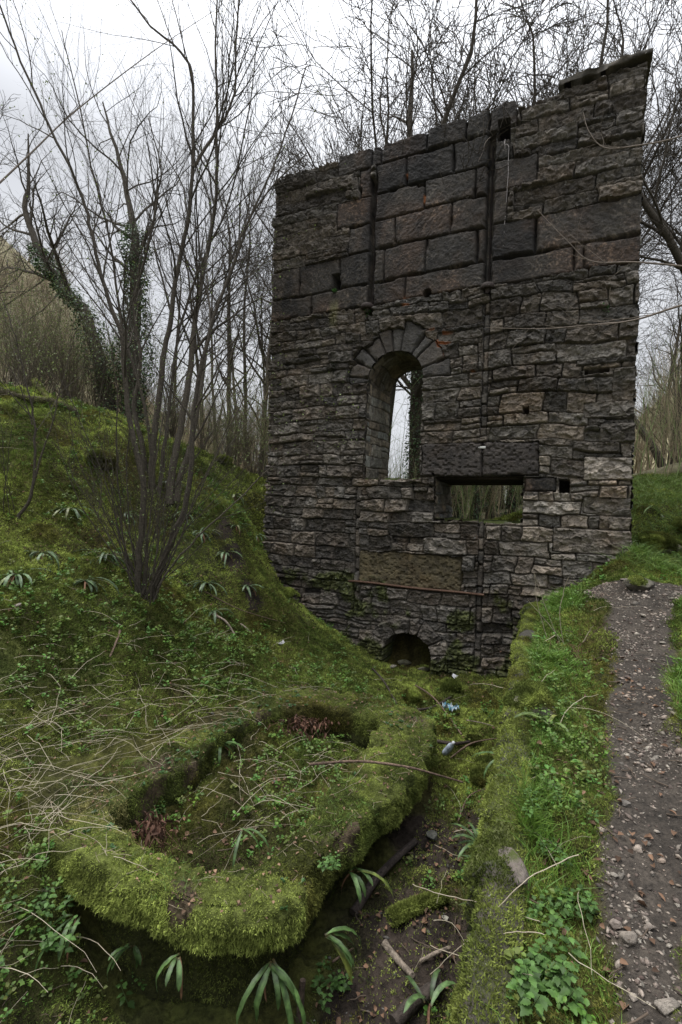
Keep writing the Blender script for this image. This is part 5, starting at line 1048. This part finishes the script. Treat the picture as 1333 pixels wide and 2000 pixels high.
# little plants rooted in the wall
for (px, py, lab) in ((657, 572, 'tiny green fern growing in the upper left slot of the wall'), (721, 612, 'tiny fern under the left iron washer'), (1185, 608, 'small green fern in a joint at the upper right of the wall')):
    u, z = uz(px, py); A = Acc(); rg = np.random.default_rng(px); n = 70; D = rg.normal(0, .6, (n, 3)) + WN * .8; P = np.tile(wp(u, z, .03), (n, 1)) + D * .045 * rg.random((n, 1)); leaves(A, P - wp(u, z, .03), D, .03, .009, np.array([.06, .15, .035])[None] * rg.uniform(.6, 1.3, (n, 1)), rg); tag(obj('wall_fern', A.mesh('wall_fern', M_LEAF), None, tuple(wp(u, z, .03))), lab, 'fern')
u, z = uz(655, 717); A = Acc(); n = 160; D = rg.normal(0, .7, (n, 3)) + WN * .6; leaves(A, D * .07 * rg.random((n, 1)), D, .025, .008, np.array([.02, .03, .012])[None] * rg.uniform(.6, 1.3, (n, 1)), rg); tag(obj('moss_tuft', A.mesh('moss_tuft', M_LEAF), None, tuple(wp(u, z, .03))), 'dark mossy tuft on the wall left of the arch', 'moss')

# ------------------------------------------------------------------ nettles
def nettle(p, n, H, label, seed, spread=.12, sz=.045):
    rg = np.random.default_rng(seed); t = thing('nettle_plant', tuple(p), label, 'nettle')
    for k in range(n):
        S = Acc(); A = Acc(); d = np.array([rg.normal(0, .3), rg.normal(0, .3), 1.]); b = np.array([rg.normal(0, spread), rg.normal(0, spread), 0]); h = H * rg.uniform(.5, 1.1); P = b + np.outer(np.linspace(0, 1, 5), d * h); tubes(S, [(P, np.linspace(.003, .0015, 5))], 5, (.08, .12, .04)); st = obj('stem', S.mesh('stem', M_TWIG, True), t)
        for j in range(6):
            f = .25 + .15 * j; c = b + d * h * min(f, 1); a0 = j * 1.57 / 1 + rg.normal(0, .3)
            for q in (0, pi):
                a = a0 + q; L_ = sz * rg.uniform(.7, 1.15) * (1.15 - .09 * j); D = np.array([cos(a), sin(a), rg.uniform(-.15, .45)]); D = nrm(D); Sd = nrm(np.cross(D, [0, 0, 1])); U = np.cross(Sd, D)
                m = 9; tt = np.linspace(0, 1, m); w = L_ * .36 * np.sin(pi * np.clip(tt, .02, 1) ** .75) * (1 + .5 * (np.arange(m) % 2)) * .85; mid = c + D * .012 + np.outer(tt, D * L_) - np.outer(tt * tt, U * L_ * .25)
                V = np.stack([mid - Sd * w[:, None] + U * w[:, None] * .2, mid, mid + Sd * w[:, None] + U * w[:, None] * .2], 1).reshape(-1, 3); bb = np.arange(m - 1)[:, None] * 3
                A.add(V, np.concatenate([bb + np.array([[0, 1, 4, 3]]), bb + np.array([[1, 2, 5, 4]])]), np.array([.085, .17, .04]) * rg.uniform(.5, 1.35))
        obj('leaves', A.mesh('leaves', M_LEAF), st)
    return t
nettle(ground_hit(1085, 1960), 11, .10, 'bright green nettle patch at the near end beside the path', 301, .065, .042)
nettle(ground_hit(1120, 1800), 10, .10, 'nettles between the path edge and the half bare wall stone', 302, .07, .03); nettle(ground_hit(1080, 1690), 6, .06, 'nettle seedlings beside the half bare stone of the retaining wall', 303, .05, .024)
nettle(ground_hit(90, 1800), 9, .15, 'nettles in the grass left of the stone ring', 304, .1, .035); nettle(ground_hit(60, 1870), 6, .14, 'nettles at the left edge of the picture below the straw', 305, .08, .035)
nettle(ground_hit(270, 1940), 5, .13, 'small nettle under the left front of the ring', 306, .04, .034); nettle(ground_hit(655, 1950), 6, .12, 'bright nettle right of the standing stake', 307, .04, .032); nettle(rim(300, 1600, -.6), 8, .12, 'nettles in the left end of the ring hollow', 308, .1, .03)
nettle(rim(640, 1690, -.34), 5, .06, 'pale rosette plant on the right shoulder of the ring', 309, .02, .024); nettle(ground_hit(1100, 1600), 6, .07, 'nettle seedlings in the bright grass above the boulder', 310, .1, .022)

# ------------------------------------------------------------------ rocks, logs, sticks
def rock(name, p, size, label, seed, col=(.13, .12, .10), moss=.0, cat='rock', sink=.25, rz=None, mt=None, parent=None):
    rg = np.random.default_rng(seed); n, m = 40, 26; th = np.linspace(0, 2 * pi, n, endpoint=False); ph = np.linspace(0, pi, m); T, Pp = np.meshgrid(th, ph, indexing='ij')
    x, y, z = np.cos(T) * np.sin(Pp), np.sin(T) * np.sin(Pp), np.cos(Pp); q = np.stack([x, y, z], -1); pl = rg.normal(0, 1, (16, 3)); pl /= np.linalg.norm(pl, axis=1, keepdims=True); of = rg.uniform(.5, .85, 16)
    r_ = np.min(np.where((q @ pl.T) > .05, of / np.maximum(q @ pl.T, .05), 9), -1); r_ = np.minimum(r_, 1.1); r_ *= 1 + .07 * fbm(x * 2 + seed, y * 2, z * 2, s=seed) + .03 * vn(x * 7, y * 7, z * 7, s=seed + 3)
    V = (q * r_[..., None] * np.array(size)).reshape(-1, 3); a = rg.uniform(0, 6.28) if rz is None else rz; V = V @ np.array([[cos(a), sin(a), 0], [-sin(a), cos(a), 0], [0, 0, 1]]); V[:, 2] += size[2] * (1 - 2 * sink) * .6
    i, j = np.meshgrid(np.arange(n), np.arange(m - 1), indexing='ij'); i2 = (i + 1) % n; Q_ = np.stack([i * m + j, i * m + j + 1, i2 * m + j + 1, i2 * m + j], -1).reshape(-1, 4)
    nz_ = V[:, 2] / size[2]; mm = np.clip(sstep(.6 - moss * 1.2, .9 - moss * 1.2, nz_ * .5 + .5 * fbm(V[:, 0] * 9 + seed, V[:, 1] * 9, s=seed + 5)), 0, 1)[:, None] * (moss > 0)
    c = np.array(col)[None] * (1 + .25 * vn(V[:, 0] * 30, V[:, 1] * 30, V[:, 2] * 30, s=3))[:, None]; c = c * (1 - mm) + moss_col(V + p) * .7 * mm
    o = tag(obj(name, mesh(name, V, Q_, mt or M_ROCK, c, True), None, tuple(p)), label, cat)
    if moss > 0:
        A = Acc(); P, nn = on_mesh(V, Q_, int(9000 * moss * (size[0] * size[1]) ** .5 / .15), rg); nn = P / np.array(size) ** 2; nn /= np.linalg.norm(nn, axis=1, keepdims=True); k = (P[:, 2] / size[2] * .5 + .5 * fbm(P[:, 0] * 9 + seed, P[:, 1] * 9, s=seed + 5)) > .75 - moss * 1.2; tufts(A, P[k], nn[k], .013 + .0012 * p[1], .0026 + .0003 * p[1], moss_col(P[k] + p), 3, .6, rg)
        if A.n: obj('moss', A.mesh('moss', M_MOSS), o)
    return o
for i, (px, py, sz, lab, col, ms) in enumerate([
    (788, 1298, (.16, .10, .07), 'greenish block of stone lying in the mouth of the drain hole', (.17, .165, .11), .1), (828, 1308, (.12, .09, .05), 'flat stone right of the block in the drain mouth', (.13, .12, .09), .15),
    (768, 1306, (.07, .05, .035), 'small stone left of the block in the drain mouth', (.15, .14, .11), .0), (1248, 1150, (.24, .15, .085), 'mossy boulder beside the path where it turns behind the wall', (.10, .09, .07), .22),
    (1228, 1134, (.17, .09, .02), 'flat pale slab on top of the mossy boulder by the path', (.16, .135, .12), .0), (1085, 1165, (.17, .08, .035), 'flat stone at the foot of the wall above the green grass', (.15, .13, .10), .1),
    (1290, 1070, (.42, .26, .16), 'large mossy mound of stone right of the wall corner', (.08, .07, .05), .75), (1350, 1040, (.5, .3, .18), 'mossy ledge at the right edge above the path', (.07, .06, .05), .6),
    (1072, 1552, (.075, .055, .04), 'pale boulder lying in the grass of the path edge', (.16, .15, .13), .1), (1226, 1850, (.035, .028, .03), 'pale upright stone at the path edge by the nettles', (.22, .19, .16), .0),
    (1203, 1815, (.03, .03, .022), 'small pale stone behind the upright stone at the path edge', (.24, .2, .17), .0), (1222, 1580, (.03, .028, .02), 'brown stone half sunk in the path gravel', (.10, .09, .08), .0), (1300, 1985, (.05, .03, .02), 'pale flat stone at the bottom edge of the path', (.24, .21, .18), .0),
    (878, 1345, (.22, .15, .10), 'moss cushion over a stone in front of the drain', (.06, .06, .03), .95), (800, 1368, (.20, .14, .10), 'moss covered stone beside the far corner of the ring', (.06, .06, .03), .95), (955, 1520, (.20, .24, .11), 'broad mossy hump in the middle of the trench', (.06, .06, .03), .95),
    (925, 1455, (.13, .12, .07), 'small mossy hump behind the broad one in the trench', (.06, .06, .03), .9), (720, 1225, (.13, .10, .09), 'pale stone jutting out of the wall foot left of the drain', (.16, .15, .12), .2), (660, 1215, (.34, .14, .09), 'mossy shelf of rock at the wall foot', (.06, .055, .04), .8),
    (560, 1165, (.28, .14, .10), 'mossy stone heap at the left foot of the wall', (.07, .065, .05), .7), (35, 1190, (.05, .04, .03), 'pale stone on the bank at the left', (.22, .19, .17), .0), (440, 905, (.35, .2, .14), 'mossy rock on the crest near the wall', (.07, .065, .05), .6), (200, 905, (.5, .3, .16), 'overhanging mossy ledge high on the bank', (.05, .045, .03), .85),
    (845, 1640, (.05, .05, .03), 'dark wet stone in the trench soil', (.10, .10, .085), .0), (870, 1800, (.035, .025, .02), 'pale chip of stone in the near trench', (.25, .24, .2), .0)]):
    rock('stone' if ms < .5 else 'mossy_stone', ground_hit(px, py), sz, lab, 400 + i, col, ms, 'stone')
def wallp(y, dx=.08): x = float(XB(y)) + dx; return np.array([x, y, float(G(x + .1, y))])
rock('mossy_stone', wallp(3.38, .1), (.17, .22, .13), 'square mossy block topping the retaining wall, its side bare', 440, (.15, .14, .11), .6, 'stone', rz=.1)
rock('stone', wallp(2.18, .02) - np.array([0, 0, .03]), (.065, .12, .06), 'half bare pinkish stone in the crest of the retaining wall', 441, (.13, .11, .095), .0, 'stone', rz=.2)
def log(name, pts, r0, r1, label, col, seed, moss=0, cat='log'):
    rg = np.random.default_rng(seed); P = smooth(pts, 6); o = P[0].copy(); n = len(P); sd = 14; T = np.gradient(P, axis=0); T /= np.linalg.norm(T, axis=1, keepdims=True); S = np.cross(T, [0, 0, 1.]); S /= np.linalg.norm(S, axis=1, keepdims=True); U = np.cross(S, T); R = np.linspace(r0, r1, n); an = np.arange(sd) * 2 * pi / sd
    jj = 1 + .18 * vn(np.linspace(0, n * .5, n)[:, None] + 0 * an[None], 2.2 * np.cos(an)[None] + seed + 0 * R[:, None], s=seed) ; V = (P - o)[:, None] + (S[:, None] * np.cos(an)[None, :, None] + U[:, None] * np.sin(an)[None, :, None]) * (R[:, None] * jj)[..., None]
    V = V.reshape(-1, 3); i, j = np.meshgrid(np.arange(n - 1), np.arange(sd), indexing='ij'); j2 = (j + 1) % sd; Q_ = np.stack([i * sd + j, i * sd + j2, (i + 1) * sd + j2, (i + 1) * sd + j], -1).reshape(-1, 4)
    A = Acc(); K = np.array(col)[None] * (1 + .35 * rg.normal(0, 1, (len(V), 1)) * .5); A.add(V, Q_, K.clip(.005))
    for e in (0, n - 1): c = V[e * sd:(e + 1) * sd]; A.add(np.concatenate([c, c.mean(0)[None]]), [[k, (k + 1) % sd, sd] for k in range(sd)], np.array(col) * 1.3)
    ob = tag(obj(name, A.mesh(name, M_BARK, True), None, tuple(o)), label, cat)
    if moss:
        B2 = Acc(); Pm, nn = on_mesh(V, Q_, int(9000 * moss), rg); nn = np.where((nn[:, 2] < 0)[:, None], -nn, nn); k = rg.random(len(Pm)) < sstep(-.2, .5, nn[:, 2]) * moss; tufts(B2, Pm[k], nn[k], .016, .003, moss_col(Pm[k] + o), 3, .55, rg); obj('moss', B2.mesh('moss', M_MOSS), ob)
    return ob
def gl(px, py, up=.02): p = ground_hit(px, py); p[2] += up; return p
log('mossy_log', [gl(762, 1815, .03), gl(815, 1785, .05), gl(869, 1760, .03)], .035, .028, 'short moss coated log in the near trench', (.05, .045, .03), 501, 1.0)
log('rotten_timber', [gl(690, 1800, .03), gl(745, 1720, .03), gl(812, 1655, .03)], .03, .022, 'dark rotten timber leaning along the ring flank in the trench', (.045, .035, .03), 502)
log('dark_log', [gl(770, 2020, .03), gl(815, 1975, .04), gl(862, 1940, .04)], .035, .03, 'thick dark log at the bottom edge of the trench', (.05, .04, .033), 503)
s0 = gl(583, 2000, -.05); log('wooden_stake', [s0, s0 + [.01, .0, .12], s0 + [.015, .01, .24]], .022, .014, 'short broken stake standing upright below the ring', (.09, .065, .05), 504, cat='stake')
log('split_wood', [gl(750, 1858, .02), gl(778, 1895, .025), gl(806, 1925, .02)], .022, .014, 'pale split piece of wood in the near trench', (.17, .14, .11), 505, cat='wood')
log('mossy_log', [gl(-40, 768, .06), gl(60, 790, .08), gl(105, 798, .12), gl(150, 812, .06)], .06, .04, 'fallen mossy log along the top of the bank at far left', (.09, .075, .05), 506, .7)
log('mossy_root', [gl(68, 770, .22), gl(85, 788, .16), gl(112, 800, .05)], .05, .03, 'broken stub of wood leaning on the fallen log at the bank top', (.09, .07, .04), 507, .5, 'wood')
STK = [([at_z(605, 1493, RZ + .05), at_z(700, 1487, RZ + .11), at_z(790, 1497, RZ + .10), at_z(850, 1512, RZ + .02), at_z(905, 1528, RZ - .06)], .010, .006, 'long bare branch lying across the right flank of the ring'),
       ([gl(728, 1312), gl(750, 1340, .06), gl(775, 1378)], .012, .010, 'dark crooked stick between the ring and the drain'), ([gl(812, 1342), gl(850, 1380, .08), gl(902, 1445, .04)], .012, .008, 'straight reddish stick pointing down the trench'),
       ([gl(790, 1390), gl(840, 1392, .05), gl(880, 1372, .06)], .016, .012, 'dark branch lying level behind the blue wrapper'), ([gl(850, 1452), gl(890, 1462, .05), gl(925, 1456, .03)], .02, .014, 'short dark log left of the mossy hump in the trench'),
       ([gl(880, 1488), gl(920, 1470, .08), gl(972, 1452, .05)], .009, .006, 'reddish stick above the small bottle'), ([gl(912, 1412), gl(940, 1420, .04), gl(972, 1426)], .007, .004, 'pale thin stick near the far end of the trench'),
       ([gl(822, 1888), gl(850, 1885, .03), gl(878, 1872, .05)], .010, .010, 'short pale stick beside the split wood'), ([gl(895, 1610), gl(915, 1575, .06), gl(950, 1550, .04)], .006, .004, 'thin curved stick in the middle of the trench'),
       ([gl(988, 1560), gl(1000, 1500, .14), gl(1015, 1452, .26)], .007, .004, 'thin dark stem leaning on the retaining wall'), ([gl(415, 1205), gl(440, 1225, .05), gl(458, 1245, .02)], .018, .012, 'pale broken branch on the bare soil below the ferns'),
       ([gl(470, 1225), gl(480, 1235, .03), gl(492, 1243)], .012, .010, 'short pale stick right of the broken branch'), ([gl(400, 1160), gl(470, 1205, .10), gl(560, 1222, .02)], .007, .004, 'thin branch trailing down the bank towards the wall'),
       ([gl(235, 1235), gl(228, 1262, .05), gl(215, 1292)], .012, .008, 'brown stick at the foot of the bank below the bush'), ([gl(650, 1890), gl(668, 1880, .03), gl(690, 1870)], .006, .004, 'small twig beside the ring flank in the near trench')]
for i, (pts, r0, r1, lab) in enumerate(STK): log('fallen_stick', pts, r0, r1, lab, ((.13, .09, .065) if 'dark' not in lab else (.045, .035, .028)) if 'pale' not in lab else (.22, .18, .14), 520 + i, cat='stick')
# pale dead stems leaning over the trench and the fan of dead stalks by the path
BS = 'dead bramble and nettle stalks'
def wire(pts, r0, r1, col, lab, cat='stalk', group=BS, name='dead_stalk'):
    P = smooth(pts, 6); A = Acc(); tubes(A, [(P - P[0] + np.cumsum(np.random.default_rng(int(r0 * 1e5) + len(lab)).normal(0, .0022, P.shape), 0), np.linspace(r0, r1, len(P)) * .75)], 5, col); return tag(obj(name, A.mesh(name, M_STRAW, True), None, tuple(P[0])), lab, cat, group)
PS = (.42, .36, .27)
wire([at_z(1130, 1670, .12), at_d(1050, 1710, 1.98), at_d(980, 1775, 1.95), at_d(920, 1845, 1.95), at_d(850, 1905, 1.98)], .0032, .0018, PS, 'long pale stalk crossing down from the retaining wall into the trench')
wire([at_d(808, 1727, 2.35), at_d(880, 1750, 2.2), at_d(970, 1778, 2.05), at_d(1060, 1808, 1.9)], .0026, .0020, PS, 'straight pale stalk pointing left over the trench')
wire([at_d(840, 1845, 2.05), at_d(900, 1868, 1.9), at_d(1005, 1898, 1.75), at_d(1040, 1910, 1.72)], .0022, .0016, PS, 'lower straight pale stalk over the near trench')
wire([at_z(1065, 1825, .05), at_d(1000, 1820, 1.85), at_d(950, 1830, 1.9)], .0024, .0016, PS, 'short curved stalk between the two straight ones')
wire([at_z(1065, 1350, .32), at_d(1010, 1350, 3.6), at_d(960, 1338, 4.1), at_d(920, 1337, 4.5)], .004, .0025, PS, 'arching pale stalk reaching left from the mossy block')
for i, (pts, lab) in enumerate([([(1068, 1245), (1050, 1180), (1042, 1120)], 'tallest dead stalk standing at the path edge'), ([(1110, 1290), (1075, 1210), (1044, 1123)], 'dead stalk crossing behind the tallest one'), ([(1105, 1275), (1092, 1200), (1100, 1150), (1106, 1128)], 'dead stalk bending right at its tip'),
    ([(1125, 1290), (1080, 1230), (1032, 1172)], 'low dead stalk leaning left'), ([(1085, 1240), (1050, 1262), (1022, 1290)], 'short pale stalk leaning over the wall edge'), ([(1140, 1255), (1155, 1230), (1162, 1222)], 'short stub of stalk by the path'), ([(1115, 1275), (1150, 1245), (1188, 1212)], 'brown bramble stem with dead leaves reaching over the path')]):
    wire([at_d(x, y, 4.6 - .05 * k) for k, (x, y) in enumerate(pts)], .005, .003, PS if i < 6 else (.10, .06, .045), lab)
# dead bracken
def bracken(px, py, d, w, h, n, lab, seed, hang=True):
    rg = np.random.default_rng(seed); o = at_d(px, py, d); A = Acc(); P = np.stack([rg.normal(0, w, n), rg.normal(0, w, n), -rg.random(n) * h if hang else np.abs(rg.normal(0, h, n))], -1); D = rg.normal(0, .7, (n, 3)) + np.array([0, 0, -1.2 if hang else .1]); leaves(A, P, D, rg.uniform(.03, .08, n), rg.uniform(.005, .012, n), np.array([.11, .058, .038])[None] * rg.uniform(.35, 1.7, (n, 1)), rg, .9)
    tubes(A, [(np.array([p, p + rg.normal(0, .06, 3) + [0, 0, -.12 if hang else .05], p + rg.normal(0, .1, 3) + [0, 0, -.25 if hang else .06]]), np.array([.003, .003, .0015])) for p in P[:25]], 4, (.14, .08, .05)); return tag(obj('dead_bracken', A.mesh('dead_bracken', M_STRAW), None, tuple(o)), lab, 'bracken')
bracken(1032, 1340, 3.9, .05, .55, 420, 'curtain of red brown dead bracken hanging into the trench', 601); bracken(1075, 1290, 4.35, .13, .04, 380, 'heap of red brown dead bracken on the path verge', 602, False); bracken(600, 1405, 4.7, .12, .03, 200, 'withered brown fronds at the far end of the ring hollow', 603, True); bracken(300, 1600, 3.0, .05, .06, 110, 'small knot of rusty dead fronds inside the ring', 604, True)
# root and trailing threads on the facade
def wwire(pts, r0, r1, col, lab, cat='root', name='hanging_root'): return wire([wp(*uz(x, y), n_) for x, y, n_ in pts], r0, r1, col, lab, cat, None, name)
wwire([(986, 277, .03), (989, 286, .07), (997, 290, .07), (996, 330, .09), (993, 380, .08), (988, 440, .08), (985, 497, .07)], .006, .004, (.5, .46, .45), 'long pale root hanging down the facade from the square beam hole'); wwire([(988, 278, .07), (988, 298, .08)], .006, .004, (.5, .45, .44), 'short stub of pale root below the square beam hole')
wwire([(960, 272, .05), (950, 284, .07), (945, 300, .07), (935, 322, .08)], .006, .003, (.35, .30, .26), 'branching grey root left of the square beam hole')
wwire([(1190, 543, .08), (1191, 575, .1), (1187, 600, .08)], .003, .002, (.4, .35, .28), 'thin dead stalk hanging over the small fern', 'stalk', 'dead_stalk')
# branches of trees out of frame reaching across the wall
rg = np.random.default_rng(610)
def reach(pts, r0, lab, seed, kids=6, bl=.8, name='overhanging_branch'):
    rg = np.random.default_rng(seed); P = smooth([at_d(*p) for p in pts], 5); o = P[0].copy(); A = Acc(); R = np.linspace(r0, .003, len(P)); tubes(A, [(P - o, R)], 6, (.17, .14, .115)); out = [[] for _ in SP_HAZ]; side_branches(out, rg, P - o, R, 2, SP_HAZ, kids, 35, bl, .3)
    for ls in out:
        if ls: tubes(A, ls, 3, (.14, .115, .09))
    return tag(obj(name, A.mesh(name, M_TWIG, True), None, tuple(o)), lab, 'branch')
reach([(1480, 560, 5.2), (1333, 596, 5.6), (1240, 625, 5.8), (1160, 634, 6.0), (1060, 642, 6.2), (950, 640, 6.5)], .016, 'pale branch reaching in from the right across the middle of the wall', 1, 9, .7)
reach([(1500, 540, 5.2), (1333, 520, 5.6), (1240, 512, 5.8), (1155, 510, 6.0), (1110, 472, 6.1), (1050, 410, 6.3)], .013, 'crooked branch reaching over the wall above the pale one', 2, 6, .6)
reach([(1480, 200, 5.4), (1333, 265, 5.7), (1240, 285, 5.8), (1180, 288, 6.0), (1150, 255, 6.1), (1140, 220, 6.2)], .011, 'high thin branch curling across the upper right of the wall', 3, 5, .5)
reach([(-40, 395, 5), (60, 300, 5.4), (150, 215, 5.8), (300, 100, 6.2), (420, 20, 6.5)], .012, 'thin branch arching over the upper left sky', 4, 9, 1.0)
# litter
A = Acc(); rg = np.random.default_rng(620); g = np.meshgrid(np.linspace(-.09, .09, 12), np.linspace(-.05, .05, 9), indexing='ij'); zz_ = .03 + .028 * rg.normal(0, 1, g[0].shape); V = np.stack([g[0], g[1] + .01 * rg.normal(0, 1, g[0].shape), zz_], -1).reshape(-1, 3); i, j = np.meshgrid(np.arange(11), np.arange(8), indexing='ij'); K = np.where(rg.random((108, 1)) < .5, np.array([[.07, .24, .34]]), np.array([[.38, .43, .45]])); A.add(V, np.stack([i * 9 + j, i * 9 + j + 1, (i + 1) * 9 + j + 1, (i + 1) * 9 + j], -1).reshape(-1, 4), K)
tag(obj('plastic_wrapper', A.mesh('plastic_wrapper', M_FERN), None, tuple(gl(880, 1390, .02))), 'crumpled blue and white plastic wrapper on the trench moss', 'litter')
A = Acc(); p = gl(868, 1478, .03); pr = [(0, 0), (.030, .0), (.032, .02), (.031, .10), (.028, .13), (.013, .155), (.012, .17), (0, .17)]; an = np.arange(14) * 2 * pi / 14; P = np.array([[(r * cos(a), r * sin(a), z) for a in an] for r, z in pr]); i, j = np.meshgrid(np.arange(7), np.arange(14), indexing='ij'); j2 = (j + 1) % 14
A.add(P.reshape(-1, 3), np.stack([i * 14 + j, i * 14 + j2, (i + 1) * 14 + j2, (i + 1) * 14 + j], -1).reshape(-1, 4), (.38, .44, .5)); bt = obj('plastic_bottle', None, None, tuple(p)); bt.rotation_euler = (.5, .35, .3); tag(bt, 'small discarded plastic bottle lying in the trench', 'bottle')
obj('bottle_body', A.mesh('bottle_body', M_FERN, True), bt); A = Acc(); P = np.array([[(r * cos(a), r * sin(a), z) for a in an] for r, z in ((.015, .158), (.015, .178), (.0, .178))]); i, j = np.meshgrid(np.arange(2), np.arange(14), indexing='ij'); j2 = (j + 1) % 14; A.add(P.reshape(-1, 3), np.stack([i * 14 + j, i * 14 + j2, (i + 1) * 14 + j2, (i + 1) * 14 + j], -1).reshape(-1, 4), (.6, .62, .65)); obj('bottle_cap', A.mesh('bottle_cap', M_FERN), bt)
for (px, py, lab) in ((890, 1326, 'white scrap of paper in front of the mossy foot of the wall'), (548, 1262, 'white scrap lying on the bank below the wall')):
    A = Acc(); V = rg.normal(0, .02, (9, 3)) + np.array([[a * .035, b * .025, .02] for a in (-1, 0, 1) for b in (-1, 0, 1)]); A.add(V, [[0, 1, 4, 3], [1, 2, 5, 4], [3, 4, 7, 6], [4, 5, 8, 7]], (.55, .55, .57)); tag(obj('paper_scrap', A.mesh('paper_scrap', M_STRAW), None, tuple(gl(px, py, .01))), lab, 'litter')
# ---- debris resting on the ring and its flanks
rg = np.random.default_rng(700); A = Acc(); P, nn = on_mesh(bv, BQ, 30000, rg); m = (np.abs(nn[:, 2]) > .55) & (P[:, 2] > RZ - .1); P = P[m] + [0, 0, .012]
q = P[:700]; n = len(q); an = rg.uniform(0, 6.28, n); leaves(A, q, np.stack([np.cos(an), np.sin(an), rg.uniform(-.2, .3, n)], -1), rg.uniform(.008, .032, n), rg.uniform(.003, .011, n), np.array([.15, .095, .06])[None] * rg.uniform(.3, 1.9, (n, 1)), rg, .8)
tubes(A, [(p + np.outer(np.linspace(-.5, .5, 4), [cos(a) * l, sin(a) * l, 0]) + rg.normal(0, .003, (4, 3)), np.full(4, .0011)) for p in P[700:1000] for a, l in [(rg.uniform(0, 6.28), rg.uniform(.03, .12))]], 3, (.32, .27, .19)); stuff('ring_litter', A, M_STRAW)
A = Acc(); q = P[1000:2900]; g_ = sstep(-.1, .4, vn(q[:, 0] * 2.3, q[:, 1] * 2.3, s=701)) > rg.random(len(q)); q = q[g_]; q = np.repeat(q, 4, 0) + rg.normal(0, .008, (len(q) * 4, 3)) * [1, 1, 0]; n = len(q); D = rg.normal(0, .6, (n, 3)); D[:, 2] = .9
blades(A, q, D, rg.uniform(.015, .05, n), .0013, np.array([.12, .21, .04])[None] * rg.uniform(.5, 1.4, (n, 1)), rg, 1.); stuff('ring_grass', A, M_LEAF)
